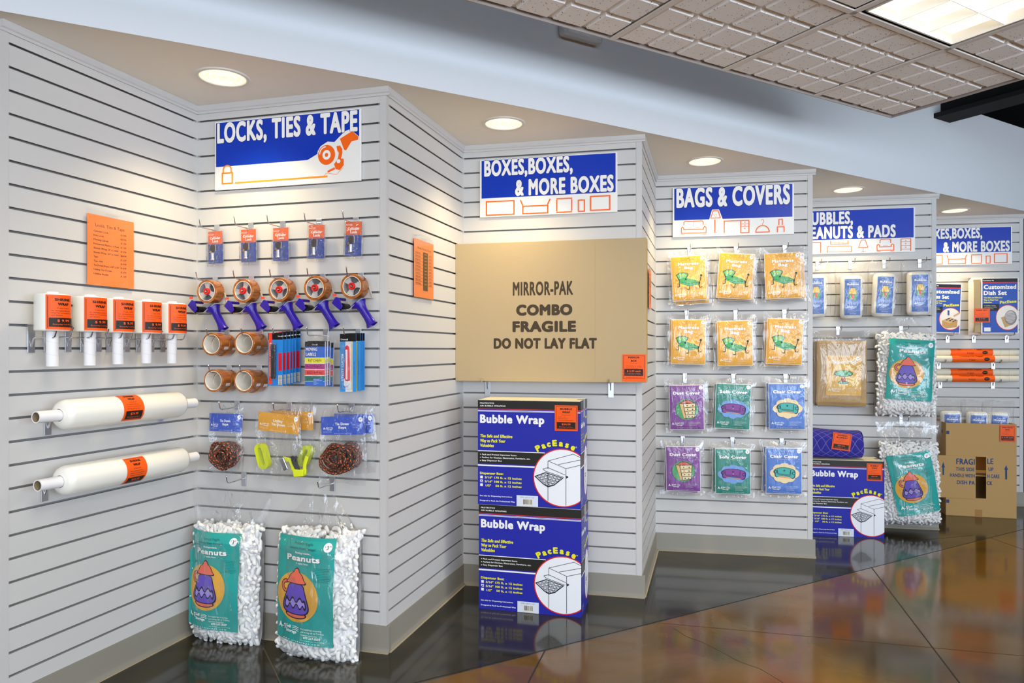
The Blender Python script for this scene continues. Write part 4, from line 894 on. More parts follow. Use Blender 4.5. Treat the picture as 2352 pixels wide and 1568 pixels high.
def make_cutter():
    t = thing('cutter_pack', '', 'utility knife'); w, h = .070, .229
    MB().box(-w/2, w/2, -.001, .001, -h/2, h/2).build('printed_card', mat('#2f8ad6', .45), t)
    a = Art(w, h, 365, 1210); a.rect(0, 0, 365, 1210, '#3a94e0'); a.rect(0, 0, 365, 160, '#17181c'); a.rect(125, 160, 265, 1210, '#dcdfe6'); a.rect(265, 160, 290, 1210, '#e8d83c')
    a.text('UTILITY CUTTER', 82, 985, 46, WH, w=570, rot=90, bold=.02, out='#1c4a90', ow=.02); a.text('Chateau', 18, 132, 30, WH, w=140, bold=.01); a.ell(168, 118, 10, 20, WH, 14)
    a.text('RETRACTABLE KNIFE', 332, 860, 16, '#1b5aa8', w=280, rot=90, res=1); a.rect(130, 44, 255, 66, '#0a0a0c'); a.build('card_print', t, -.001)
    body = [(-.007, .062), (.0, .070), (.007, .062), (.009, .02), (.010, -.070), (-.006, -.070), (-.012, -.058), (-.010, -.020), (-.006, .03)]
    MB().prism(body, -.013, -.002).build('knife_body', mat('#d7212b', .3), t, bevel=.002)
    MB().prism([(-.004, .052), (.004, .052), (.0045, -.066), (-.004, -.066), (-.003, 0)], -.0145, -.012).build('knife_slide', mat('#ece9ec', .35), t, bevel=.001)
    MB().prism([(-.012, -.058), (-.006, -.071), (.010, -.071), (.010, -.080), (.004, -.090), (-.008, -.094), (-.013, -.088)], -.012, -.002).build('knife_foot', mat('#e4e2e8', .35), t, bevel=.002)
    tag(MB().box(-.024, .020, -.018, -.0012, -.104, .080).build('clear_blister', BLISTER, t, bevel=.004), 'clear plastic blister'); return t
kn = make_cutter(); hook(WB1, 824, 759, .13, label='chrome hook holding the utility cutter packs', group='hooks of the stationery packs')
for i, (off, dx) in enumerate(((.118, 0), (.086, 10.5), (.070, 15), (.052, 20))):
    o = kn if i == 0 else copy_tree(kn); s, z = WB1.hit(799.5+dx, 833-dx*.15, off); place(o, WB1, s, off, z); o['label'] = 'red and white utility cutter on blue card, %s from the front' % ORD[i]; o['group'] = 'utility cutter packs on one hook'
# ------------------------------------------------------------------ rope and strap bags
ROPE = bpy.data.materials.new('flecked_rope'); ROPE.use_nodes = True
def _rope():
    nt = ROPE.node_tree; b = nt.nodes['Principled BSDF']; N = nt.nodes.new; L = nt.links.new
    u = N('ShaderNodeUVMap'); s = N('ShaderNodeSeparateXYZ'); L(u.outputs[0], s.inputs[0])
    a = N('ShaderNodeMath'); a.operation = 'MULTIPLY_ADD'; a.inputs[1].default_value = 3; L(s.outputs[0], a.inputs[0]); L(s.outputs[1], a.inputs[2])
    w = N('ShaderNodeMath'); w.operation = 'FRACT'; L(a.outputs[0], w.inputs[0])
    c = N('ShaderNodeMath'); c.operation = 'GREATER_THAN'; c.inputs[1].default_value = .60; L(w.outputs[0], c.inputs[0])
    a2 = N('ShaderNodeMath'); a2.operation = 'MULTIPLY_ADD'; a2.inputs[1].default_value = -1.5; L(s.outputs[0], a2.inputs[0]); L(s.outputs[1], a2.inputs[2])
    w2 = N('ShaderNodeMath'); w2.operation = 'FRACT'; L(a2.outputs[0], w2.inputs[0]); c2 = N('ShaderNodeMath'); c2.operation = 'GREATER_THAN'; c2.inputs[1].default_value = .5; L(w2.outputs[0], c2.inputs[0])
    m = N('ShaderNodeMath'); m.operation = 'MULTIPLY'; L(c.outputs[0], m.inputs[0]); L(c2.outputs[0], m.inputs[1])
    mx = N('ShaderNodeMix'); mx.data_type = 'RGBA'; mx.inputs[6].default_value = hexc('#332c25'); mx.inputs[7].default_value = hexc('#e8652a'); L(m.outputs[0], mx.inputs[0]); L(mx.outputs[2], b.inputs['Base Color']); b.inputs['Roughness'].default_value = .6
    bp = N('ShaderNodeBump'); bp.inputs['Strength'].default_value = .8; bp.inputs['Distance'].default_value = .002; L(w.outputs[0], bp.inputs['Height']); L(bp.outputs[0], b.inputs['Normal'])
_rope()
def rope_mesh(path, r, n=8):
    mb = MB(); mb.tube(path, r, n, False); P = [Vector(p) for p in path]; Ls = [0]
    for a, b in zip(P, P[1:]): Ls.append(Ls[-1]+(b-a).length)
    mb.uv = [(k/n, L*48) for L in Ls for k in range(n)]
    return mb
def coil(t, rx, rz, turns=17, seed=1, tail=False, r=.0052):
    R = random.Random(seed); path = []; N_ = turns*22
    for i in range(N_):
        k = i/22; a = 2*pi*i/22; q = 1-.62*abs(sin(k*1.7+seed)); yy = -.012+.026*sin(k*2.39+seed)+.003*sin(3*a)
        path.append((rx*q*cos(a)+.004*sin(k*3), yy*1.1, rz*q*sin(a)+.005*cos(k*2.1)))
    tag(rope_mesh(path, r).build('rope_coil', ROPE, t, 60), 'black rope with orange flecks')
    wr = [(rx*.72+.012*cos(a_), -.012+.036*sin(a_), -.01+.003*j) for j in range(3) for a_ in [2*pi*q/14 for q in range(14)]]
    if tail: rope_mesh([(rx*1.15, -.01, rz*.3), (rx*1.05, -.02, -rz*.25), (rx*.7, -.03, -rz*.75), (rx*.2, -.034, -rz*1.0), (rx*.02, -.034, -rz*1.02)], r).build('rope_tail', ROPE, t, 60)
def header_card(t, w, h, c, title, two, z, p='4', y=0, ry=0):
    MB().box(-w/2, w/2, -.0005, .0005, -h/2, h/2).build('header_card', mat(c, .5), t)
    q = bpy.data.objects[-1] if False else kids(t)[-1]; q.location = (0, y, z); q.rotation_euler.y = ry
    a = Art(w, h, 470, 180, base=2); a.rect(0, 0, 470, 180, c); a.text(title, 228, 86, 26, WH, w=150 if two == 'Rope' else 110, al='c', bold=.04); a.text(two, 232, 120, 26, WH, w=84 if two == 'Rope' else 158, al='c', bold=.04)
    logo(a, 22, 126, 22); price(a, 432, 34, 23, p, '99'); a.fine(340, 84, 86, 3, 14, WH, 6, 5, words=['1/4" x 50\'', 'Twisted polypropylene', 'Orange and Black']); a.fine(22, 148, 100, 2, 9, WH, 4, 4); url(a, 235, 170, 7, 190)
    o = a.build('card_print', t, y-.0008, 0, z); o.rotation_euler.y = ry
SB = dict(nx=14, nz=20)
def rope_bag(label, cx, cy, off, cw, cwx, ch, ccx, ccy, rot, rx, rz, seed, tail, bw, bz0, bz1, coilr=True):
    s, z = WB1.hit(cx, cy, off); t = thing('rope_bag', label, 'rope', 'bags of tie-down rope'); place(t, WB1, s, off, z)
    header_card(t, cw, ch, '#2f56c4', 'Tie Down', 'Rope', 0, y=0, ry=rot)
    if ccx is not None:
        s2, z2 = WB1.hit(ccx, ccy, off); q = thing_part = bpy.data.objects.new('coil', None)
        n0 = set(kids(t)); coil(t, rx, rz, 17, seed, tail)
        for c in kids(t):
            if c not in n0: c.location = (s2-s, .008, z2-z)
        bpy.data.objects.remove(q)
    tag(sheet_bag('clear_bag', t, bw, bz1-bz0, .045, FILM, 16, 22, seed, .25, y=0, z=(bz0+bz1)/2, wr=.004), 'clear plastic bag'); return t
hook(WB1, 545, 923, .12, label='chrome hook above the single rope bag', group='hooks of the rope and strap bags')
hook(WB1, 665, 926, .12, label='chrome hook above the yellow strap bags', group='hooks of the rope and strap bags')
hook(WB1, 808, 930, .12, label='chrome hook above the pair of rope bags', group='hooks of the rope and strap bags')
rope_bag('rope coil in clear bag under blue card, left of the yellow straps', 518.5, 970, .06, .160, 0, .076, 517, 1045, .0, .062, .058, 1, False, .168, -.215, .082)
rope_bag('rope coil bag at the back, mostly hidden behind the right front one', 812, 972, .035, .176, 0, .076, 803, 1046, .0, .055, .05, 5, False, .20, -.20, .085)
rope_bag('larger rope coil in clear bag, front one of the right pair', 787, 977, .075, .192, 0, .074, 778, 1052, -.045, .078, .056, 3, True, .21, -.235, .075)
def stadium(w, h, n=10):
    r = w/2; return [(r*cos(a), h/2-r+r*sin(a)) for a in [pi*k/n for k in range(n+1)]]+[(r*cos(a), -h/2+r+r*sin(a)) for a in [pi+pi*k/n for k in range(n+1)]]
YS = mat('#e2ee1c', .55, name='yellow_webbing')
def strap_coil(t, x, z, w, h, rot, y=0):
    mb = MB(); M_ = Matrix.Translation((x, y, z)) @ Matrix.Rotation(rot, 4, 'Y')
    for k in range(6):
        o = stadium(w-.0055*k, h-.0055*k); i_ = stadium(w-.0055*k-.0044, h-.0055*k-.0044); n = len(o)
        vs = [M_ @ Vector((a, yy, b)) for yy in (-.0125, .0125) for ring in (o, i_) for a, b in ring]
        fs = []
        for q in range(n):
            j = (q+1) % n; fs += [(q, j, n+j, n+q), (2*n+q, 3*n+q, 3*n+j, 2*n+j), (q, 2*n+q, 2*n+j, j), (n+q, n+j, 3*n+j, 3*n+q)]
        mb.add(vs, fs)
    mb.build('strap_coil', YS, t, 40)
def strap_bag(label, cx, cy, off, rot, full):
    s, z = WB1.hit(cx, cy, off); t = thing('strap_bag', label, 'straps', 'bags of yellow tie-down straps'); place(t, WB1, s, off, z)
    header_card(t, .192, .077, '#e8a526', 'Utility', 'Tie Down', 0, '6', ry=rot)
    def at(px, py): a, b = WB1.hit(px, py, off); return a-s, b-z
    if full:
        x, zz = at(604, 1047); strap_coil(t, x, zz, .050, .108, -.28)
        x, zz = at(672, 1062)
        MB().tube([(x-.05, -.01, zz+.0), (x-.03, -.016, zz+.018), (x, -.016, zz+.012), (x+.012, -.016, zz-.012), (x+.016, -.016, zz-.028)], .009, 8, flat=.2).build('strap_loop', YS, t, 50)
        MB().prism([(x+.014, zz-.022), (x+.066, zz-.024), (x+.062, zz-.050), (x+.020, zz-.054)], -.026, .006).build('strap_fold', YS, t, bevel=.003)
        MB().tube([(x+.060, -.012, zz-.04), (x+.064, -.012, zz), (x+.072, -.01, zz+.03)], .008, 8, flat=.25).build('strap_end', YS, t, 50)
        M_ = Matrix.Translation((x-.028, -.022, zz-.002)) @ Matrix.Rotation(-.45, 4, 'Y')
        MB().box(-.012, .012, -.004, .004, -.028, .024, M_).build('steel_buckle', CHROME, t, bevel=.003)
        for k in range(4):
            MB().tube([(x+.006+.007*k, -.02, zz+.028+.003*(k % 2)), (x+.016+.006*k, -.022, zz+.0), (x+.030+.005*k, -.02, zz-.026)], .0036, 8).build('black_hook', mat('#23201f', .4), t, 40)
    else:
        x, zz = at(702, 1046); strap_coil(t, x, zz, .046, .092, .42)
    tag(sheet_bag('clear_bag', t, .215, .315, .04, FILM, 16, 22, 7 if full else 4, .2, y=0, z=-.078, wr=.004), 'clear plastic bag'); return t
strap_bag('yellow tie-down straps in clear bag, back one behind the front bag', 672, 965, .035, .0, False)
strap_bag('yellow tie-down straps in clear bag under tilted amber card, front one', 640, 971, .075, .075, True)
# ------------------------------------------------------------------ sacks of packing peanuts
def capsule(seed):
    R = random.Random(seed); mb = MB(); L_, r, b = .0175, .0088, R.uniform(.001, .005); rs = []
    for k in range(7):
        q = k/6; x = -L_+2*L_*q; e = (.62, .93, 1, 1, 1, .93, .62)[k]; rs.append([Vector((x, r*e*cos(2*pi*j/8), r*e*sin(2*pi*j/8)+b*(1-(2*q-1)**2))) for j in range(8)])
    mb.rings(rs); return mb
CAPS = [capsule(k) for k in range(4)]
PNUT = mat('#f3f3f1', .6, name='foam_peanut'); PCORE = mat('#ececee', .8, name='peanut_shade')
def peanut_label(t, w, h, warp, x=0, z=0, flop=0):
    a = Art(w, h, 475, 735, warp, .35, base=3); a.rect(0, 0, 475, 735, TEAL)
    D = '#1e4d4c'
    a.text('Protects fragile', 235, 52, 17, D, w=155, al='c'); a.text('objects from damage!', 235, 82, 17, D, w=215, al='c'); price(a, 425, 58, 30, '3', '99')
    a.text('Biodegradable', 235, 112, 13, WH, w=122, al='c', bold=.03); a.text('Peanuts', 238, 164, 42, WH, w=275, al='c', bold=.05, shadow='#246a68'); a.text('1 cubic foot', 235, 186, 12, WH, w=100, al='c', bold=.02)
    a.fine(330, 204, 122, 9, 11, D, 5.5, 2, words=['Non-toxic, biodegradable', 'loose fill material made', 'from 100% cornstarch.', 'Safe for the environ-', 'ment. Fill decomposes', 'when exposed to water.'])
    a.ell(196, 415, 176, 176, '#e2a949', 48); pot(a, 190, 405, .98)
    logo(a, 40, 655, 38); a.fine(245, 632, 170, 3, 19, WH, 11, 4); a.text('877-217-3537', 330, 690, 15, WH, w=122, al='c', bold=.03); a.fine(250, 704, 170, 1, 8, WH, 5, 4); url(a, 238, 722, 11, 300)
    tag(a.build('printed_insert', t, 0, x, z), 'teal insert with a coffee pot picture')
def sack(w_, label, s, off, zb, W_, H_, D_, top, seed, lw, lh, lx, lz, shear=0, rot=0, lrot=0, floor_=False, topw=None, lean=0, foot=0):
    """clear sack; origin at bottom centre; foam up to H_, film on to H_+top"""
    t = thing('peanut_sack', label, 'packing peanuts', 'clear sacks of foam peanuts'); place(t, w_, s, off, zb, ry=rot)
    R = random.Random(seed); topw = topw or W_
    def half(x, z):
        q = max(0., 1-(abs(2*x/W_))**2.6)**.5; zz = z/H_
        e = max(0., min(1, zz*9+.1))**.5*max(0., min(1, (1.04-zz)*7))**.5
        return D_/2*q*e*(1+.06*sin(9*x/W_+seed)+.05*sin(11*zz+seed))
    def skew(x, z): return x+shear*z
    def yc(z): return lean*z
    # inner fill
    mb = MB(); f = lambda sg: (lambda u, v: (skew((u-.5)*W_*.93, v*H_*.97+.008), yc(v*H_)+sg*max(.0005, half((u-.5)*W_*.93, v*H_*.97+.008)-.014), v*H_*.96+.008+.012*sin(u*7+seed)*v+foot*u*(1-v)))
    lim = lambda p: (max(p[0], -s+.004), min(p[1], off-.004), p[2])
    mb.grid(f(-1), 14, 20).grid(f(1), 14, 20); mb.v = [lim(p) for p in mb.v]; o = mb.build('foam_core', PCORE, t, 180)
    pm = MB()
    def put(x, y, z, tang):
        c = CAPS[R.randrange(4)]; e = Euler((R.uniform(0, 6.28), 0, 0)).to_matrix(); a_ = R.uniform(0, pi)
        M_ = Matrix.Rotation(tang, 3, 'Z') @ Matrix.Rotation(a_, 3, 'Y') @ Matrix.Rotation(R.uniform(-.45, .45), 3, 'Z') @ e; k = R.uniform(.85, 1.12)
        off_ = len(pm.v); pm.v += [tuple(M_ @ Vector(p)*k+Vector((x, y, z))) for p in c.v]; pm.f += [tuple(i+off_ for i in g_) for g_ in c.f]; pm.mi += [0]*len(c.f)
    cells = {}; md = .0158
    for _ in range(9000):
        x = R.uniform(-.5, .5)*W_*.95; z = R.uniform(.010, H_*1.0+.010*sin(x*40+seed)); ci, cj = int(x//md), int(z//md)
        if any((x-a)**2+(z-b)**2 < md*md for i in (-1, 0, 1) for j in (-1, 0, 1) for a, b in cells.get((ci+i, cj+j), ())): continue
        cells.setdefault((ci, cj), []).append((x, z)); h = half(x*.98, min(z, H_*.99)); y = yc(z)-max(h-.0095, .001)+R.uniform(-.003, .004)
        put(skew(x, z), y, z+foot*(x/W_+.5)*(1-z/H_), -1.0*(2*x/W_)**3)
    for _ in range(70): put(skew(R.uniform(-.46, .46)*W_, H_), R.uniform(-.3, .3)*D_+yc(H_), H_-.01+R.uniform(-.01, .018), 0)
    pm.v = [lim(p) for p in pm.v]
    o = pm.build('peanut_fill', PNUT, t, 60); tag(o, 'white foam peanuts', kind='stuff')
    ca, sa = cos(lrot), sin(lrot)
    def wl(x, z, e):
        X, Z = lx+x*ca+z*sa, lz-x*sa+z*ca; Xr = X-shear*Z; hh = half(max(-W_*.49, min(W_*.49, Xr)), min(Z, H_*.97))
        return (X, yc(Z)-max(hh, D_*.10 if Z > H_*.8 else D_*.2)-.0115-e-.002*sin(23*X+11*Z+seed), Z+foot*(Xr/W_+.5)*(1-Z/H_))
    peanut_label(t, lw, lh, wl)
    # film
    ph = [R.uniform(0, 6.28) for _ in range(6)]
    def ff(sg):
        def g_(u, v):
            Z = v*(H_+top); X = (u-.5)
            if Z <= H_: wd = W_*(1.03); hh = half(X*W_, Z)+.015
            else:
                q = (Z-H_)/top; wd = W_*1.03*(1-q)+topw*q; hh = half(X*W_, H_*.98)*(1-q)**2+.004+.008*(1-q)*abs(sin(X*14+ph[0]+sg))
            hh *= (1-abs(2*X)**8); wv = .0022*sin(30*X+9*v+ph[1]*sg)+.0018*sin(19*v*3+22*X+ph[2])
            if Z > H_: wv = (wv+.006*sin(X*26*(1-.5*(Z-H_)/top)+ph[3]))*(.35+.65*(1-(Z-H_)/top))
            if v < .03: hh = .002
            return (skew(X*wd, min(Z, H_))+.006*sin(7*v+ph[4])*abs(2*X)**4, yc(min(Z, H_))+sg*hh+wv*(1-abs(2*X)**6), Z+foot*u*(1-v)-(.012*abs(sin(9*u+seed)) if v == 0 else 0))
        return g_
    fb = MB().grid(ff(-1), 22, 32).grid(ff(1), 22, 32); fb.v = [lim(p) for p in fb.v]; o = fb.build('clear_sack', FILM_BIG, t, 180); tag(o, 'clear plastic sack'); return t
# the two sacks standing on the floor by the first bay
def floorp(px, py): k = F*EYE/(py-CY); return Vector(((px-CX)/F*k, k, 0))
def sack_on_floor(px, pyb, *a, **kw):
    p = floorp(px, pyb); d = p-WB1.A; s = d.dot(WB1.t); off = d.dot(WB1.n)+.015
    return sack(WB1, a[0], s, off, .004, *a[1:], **kw)
sack_on_floor(529, 1466, 'sack of foam peanuts on the floor in the inner corner', .335, .475, .135, .165, 3, .262, .392, -.036, .265, shear=0, topw=.40, lean=.04, foot=-.012)
sack_on_floor(738, 1499, 'sack of foam peanuts on the floor beside the outer corner', .365, .485, .150, .155, 8, .268, .400, -.034, .280, shear=.0, topw=.12, lean=.04, foot=-.03)
for (hx, hy, l) in ((561, 1090, 'left'), (764, 1104, 'right')):
    hook(WB1, hx, hy, .12, plate=True, label='chrome hook holding the top of the %s floor sack' % l, group='hooks above the floor sacks')
# ------------------------------------------------------------------ mirror carton
def carton(t, w, d, h, m, name='carton_body', x0=None, gap=True, bev=.0025):
    x0 = -w/2 if x0 is None else x0
    return MB().box(x0, x0+w, 0, d, 0, h).build(name, m, t, bevel=bev)
off = .112
(s0, z0), (s1, z1) = WB2.hit(1046, 560, off), WB2.hit(1485, 879, off); w_, h_ = s1-s0, z0-z1
t = thing('mirror_carton', 'large flat brown cardboard mirror carton lying on two hooks', 'carton'); place(t, WB2, (s0+s1)/2, off, z1)
carton(t, w_, .095, h_, cmat())
MB().box(w_/2-.0005, w_/2+.0018, .008, .09, .004, h_-.004).build('end_flap', cmat('#b8965c'), t, bevel=.0008)
MB().box(w_*.242, w_*.2425, -.0003, .001, .01, h_-.01).build('score_line', cmat('#b29058'), t)
a = Art(w_, h_, 1740, 1275, base=1, rough=.7); G = '#453a2c'
a.text('MIRROR-PAK', 545, 490, 122, G, w=550, bold=.035, res=4); a.text('COMBO', 575, 672, 96, G, w=515, bold=.07, res=4); a.text('FRAGILE', 540, 822, 96, G, w=584, bold=.07, res=4); a.text('DO NOT LAY FLAT', 366, 974, 94, G, w=940, bold=.055, res=4)
a.build('carton_print', t, 0, 0, h_/2)
# price card
tw, th = w_*.118, h_*.188
b = Art(tw, th, 150, 175, base=3); b.rect(0, 0, 150, 175, TAG); b.box(8, 8, 140, 156, 2, INK); b.text('MIRROR', 74, 26, 12, INK, w=72, al='c', bold=.05); b.text('BOX', 74, 48, 12, INK, w=36, al='c', bold=.05); b.text('37" x 4" x 30"', 74, 60, 5, INK, w=46, al='c', res=1)
b.fine(22, 76, 108, 3, 8, INK, 4, 6); b.rect(14, 94, 132, 138, INK); b.text('$ 2.99 each', 74, 113, 11, TAG, w=88, al='c', bold=.03); b.fine(20, 124, 106, 2, 9, TAG, 5, 5); b.text('Everyday Low Price $3.99 each', 74, 150, 5, INK, w=100, al='c', res=1)
tag(b.build('price_card', t, -.001, w_*.438, h_*.102), 'orange price card')
for i, (px, py, l) in enumerate(((1120, 893, 'left'), (1403, 893, 'right'))):
    s, z = WB2.hit(px, py, 0); q = thing('display_hook', 'zinc bracket with chrome prong under the %s end of the mirror carton' % l, 'hook', 'brackets under the mirror carton'); place(q, WB2, s, 0, z1-.004)
    MB().box(-.014, .014, -.004, -.0015, -.078, .004).box(-.014, .014, -.004, .009, -.003, .003).build('back_plate', ZINC, q, bevel=.001)
    MB().tube([(0, -.004, -.04), (0, -.012, -.015), (0, -.02, -.0), (0, -.104, -.0), (0, -.113, .0), (0, -.119, .02)], .0028, 8).build('prong', CHROME, q, 40)
# ------------------------------------------------------------------ boxed bubble wrap
def bubble_art(t, w, h):
    a = Art(w, h, 665, 700, base=1, rough=.35); B, BK = '#2b30a6', '#2b2a27'; Y = '#f0ec2c'
    a.rect(0, 0, 665, 700, B); a.rect(0, 0, 665, 56, BK); a.rect(0, 56, 665, 60, '#e03028'); a.rect(0, 66, 665, 69, WH); a.rect(0, 72, 665, 75, WH)
    a.text('PROTECTIVE', 14, 24, 9, WH, w=94, bold=.03); a.text('AIR BUBBLE WRAPING', 14, 42, 9, WH, w=170, bold=.03)
    a.text('Bubble Wrap', 14, 152, 55, WH, w=422, bold=.05, res=4)
    for k, l in enumerate(('The Safe and Effective', 'Way to Pack Your', 'Valuables')): a.text(l, 14, 250+32*k, 21, Y, w=(214, 168, 92)[k], bold=.04, sk=.12)
    a.rect(0, 338, 440, 343, WH); a.rect(0, 343, 440, 424, BK); a.rect(0, 432, 380, 442, WH)
    for k, l in enumerate(('Pack and Protect Important Items', 'Perfect for Kitchen, Electronics, Furniture, etc.', 'Easy Dispenser Box')): a.ell(18, 364+21*k, 3, 3, WH, 10); a.text(l, 28, 369+20*k, 10, WH, w=(228, 318, 132)[k], bold=.03)
    a.text('Dispenser Box:', 14, 498, 16, Y, w=156, bold=.05)
    for k, l in enumerate(('3/16" 175 ft. x 12 inches', '5/16" 100 ft. x 12 inches', '1/2"    50 ft. x 12 inches')): a.rect(16, 508+26*k, 34, 526+26*k, WH); a.text(l, 46+(6 if k == 2 else 0), 525+27*k, 14, Y, w=244-(6 if k == 2 else 0), bold=.05)
    a.line([(19, 552), (24, 540), (31, 548)], 4, B)
    a.text('See side for Dispensing Instructions', 14, 646, 9, WH, w=214, bold=.03); a.text('Designed to Pack the Professional Way', 14, 678, 9, WH, w=232, bold=.03)
    # circle with dispenser drawing, cut by the box edge
    cx, cy, r = 552, 500, 188
    def circ(rad, c):
        pts = []
        for k in range(64):
            q = 2*pi*k/64; x, y = cx+rad*cos(q), cy+rad*1.02*sin(q)
            pts.append((min(x, 665), y))
        a.poly(pts, c)
    circ(r, '#e03028'); circ(r-7, '#f4f6fb'); L_ = '#1c1c22'
    for p in ([(460, 392), (620, 342), (665, 362)], [(524, 414), (665, 378)], [(460, 392), (460, 446)], [(460, 392), (574, 438)], [(574, 438), (665, 412)], [(574, 438), (574, 680)], [(460, 560), (460, 655)], [(428, 446), (460, 436), (570, 480)], [(428, 446), (444, 460), (562, 496)]): a.line(p, 3.2, L_)
    a.line([(572, 486), (586, 492), (574, 500)], 7, L_)
    a.poly([(372, 496), (444, 466), (560, 500), (500, 552), (460, 566), (430, 548)], L_); a.poly([(382, 498), (446, 471), (550, 502), (498, 546), (460, 559), (434, 544)], '#b9bcc4')
    for (x, y) in ((405, 496), (430, 487), (455, 482), (480, 490), (505, 497), (530, 503), (420, 510), (446, 502), (472, 508), (498, 515), (520, 518), (438, 526), (464, 526), (490, 532), (455, 545), (478, 546)): a.ell(x, y, 11, 8, L_, 12); a.ell(x, y-1, 8.5, 5.5, '#e4e7ee', 12)
    a.line([(460, 470), (460, 560)], 3, L_)
    for k, ch in enumerate('PacEase'):
        q = radians((-125, -114.5, -105, -94.5, -83.5, -73, -62)[k]); x, y = 520+198*cos(q), 490+198*sin(q)
        a.text(ch, x, y, 40, Y, w=(34, 27, 25, 32, 27, 24, 27)[k], al='c', rot=-(q*180/pi+90)*.8, bold=.07, res=3)
    a.ring(640, 296, 3, 5, Y, 12)
    a.rect(258, 626, 397, 698, '#dfe6f4'); a.text('BPM-12BOX / 100\'', 328, 642, 7, '#50566a', w=88, al='c', res=1); barcode(a, 298, 648, 362, 694, 5)
    o = a.build('front_print', t, -.0008, 0, h/2); return o
def degrees_(r): return r*180/pi
def side_art(t, w, d, h):
    """print on the narrow right side"""
    a = Art(d, h, 280, 700, base=1, rough=.35); Y = '#f0ec2c'; B, BK = '#2b30a6', '#2b2a27'
    a.rect(0, 0, 280, 700, B); a.rect(0, 0, 280, 56, BK); a.rect(0, 56, 280, 60, '#e03028'); a.rect(0, 66, 280, 69, WH); a.text('Bubble Wrap', 12, 176, 34, WH, w=165, bold=.05); a.text('Protect It', 190, 128, 18, Y, w=80, bold=.04)
    a.fine(12, 226, 130, 6, 20, Y, 11, 3); a.rect(0, 343, 150, 430, BK); a.rect(0, 338, 280, 343, WH); a.rect(0, 430, 280, 440, WH)
    a.text('PacEase', 120, 296, 34, Y, w=150, bold=.06, rot=20); a.ell(205, 480, 76, 172, '#e03028', 40); a.ell(205, 480, 72, 165, '#f2f5fb', 40)
    L_ = '#1c1c22'; a.line([(170, 400), (250, 380), (250, 430), (180, 455)], 3, L_, True); a.line([(180, 455), (150, 520), (200, 560), (235, 500)], 3, L_); a.line([(200, 560), (190, 620)], 3, L_)
    for k in range(6): a.ring(178+9*(k % 3), 500+16*(k//3), 3, 6, L_, 10)
    a.fine(10, 640, 70, 3, 14, WH, 8, 3)
    o = a.build('side_print', t, 0, w/2+.0008, h/2); o.rotation_euler.z = pi/2; o.location = (w/2+.0008, d/2, h/2); return o
def bubble_box(loc, rz, w, d, h, label, open_top=True):
    t = thing('bubble_wrap_box', label, 'box', 'blue bubble wrap boxes', loc=loc, rz=rz)
    MB().box(-w/2, w/2, 0, d, 0, h).build('carton_body', mat('#2c2f9c', .4), t, bevel=.002)
    if open_top:
        MB().box(-w/2+.004, w/2-.004, .002, d-.002, h, h+.002).build('top_flap', mat('#e6ddbd', .6), t)
        for k in range(4): MB().box(-w/2+.02, w/2-.02, .02+k*d*.23, .023+k*d*.23, h+.002, h+.0032).build('flap_edge', mat('#cfc49c', .6), t)
    MB().box(w/2-.030, w/2+.0012, d*.42, d*.66, h, h+.0028).box(w/2+.0004, w/2+.0014, d*.42, d*.66, h-.08, h+.0028).build('packing_tape', mat('#8b8f96', .2), t)
    bubble_art(t, w, h); side_art(t, w, d, h); return t
def box_from(px0, py0, px1, py1):
    p, q = floorp(px0, py0), floorp(px1, py1); v = q-p; return (p+q)/2, atan2(v.y, v.x), v.length
c_, rz_, bw_ = box_from(1100, 1396, 1335, 1418)
HB = .494
b1 = bubble_box(c_, rz_, bw_, .215, HB, 'blue bubble wrap box on the floor under the mirror carton, lower of two')
b2 = bubble_box(c_+Vector((-.004, -.002, HB+.003)), rz_+.008, bw_, .215, HB, 'blue bubble wrap box with orange price card, stacked on another', True)
def tag_on_box(t, w, h, cx, cy, tw=145, th=166, dims='12" wide x 100 ft.'):
    k = w/665; price_tag(t, tw*k, th*h/700, ['BUBBLE', 'WRAP'], '$24.99', y=-.0045, x=(cx/665-.5)*w, z=h-cy*h/700)
tag_on_box(b2, bw_, HB, 576, 108)
# ------------------------------------------------------------------ bags and covers
def cover(kind, name):
    t = thing(name, '', 'cover bag')
    wf = lambda X, Z, e: (X, -.0105*(1-min(1, abs(X)/.103)**6)*(1-min(1, abs(Z)/.137)**6)-.0015-e, Z)
    pd = MB().grid(lambda u, v: wf((u-.5)*.202, (v-.5)*.270, -.0006), 8, 10).grid(lambda u, v: ((u-.5)*.202, .009*(1-abs(2*u-1)**6)*(1-abs(2*v-1)**6), (v-.5)*.270), 8, 10)
    pd.build('folded_sheeting', mat('#efedea', .4), t, 60)
    a = cover_card_warp(kind, wf); a.build('printed_card', t)
    tag(sheet_bag('clear_bag', t, .252, .325, .034, FILM, 16, 20, {'mattress': 1, 'dust': 2, 'sofa': 3, 'chair': 4}[kind], .12, z=.006, wr=.003), 'clear plastic bag')
    return t
def cover_card_warp(kind, wf):
    W, H = 360, 480; a = Art(.196, .262, W, H, wf, .35, base=1)
    col = {'mattress': '#efae26', 'dust': PUR, 'sofa': GRN, 'chair': SKY}[kind]; a.rect(0, 0, W, H, col)
    if kind == 'mattress': logo_card(a, W, H, 'Mattress', 'Bag'); chaise(a, 178, 268, .98)
    if kind == 'dust': logo_card(a, W, H, 'Dust Cover', sub='10 ft. x 20 ft.', p='2'); dresser(a, 182, 262, 1.25)
    if kind == 'sofa': logo_card(a, W, H, 'Sofa Cover', sub='fits sofas up to 8 feet', p='3'); sofa(a, 182, 270, 1.35)
    if kind == 'chair': logo_card(a, W, H, 'Chair Cover', sub='fits chairs up to 4 feet', p='2'); sofa(a, 182, 262, 1.4, '#4fb3ac', '#f0dcae', .82)
    return a
PROTO = {}
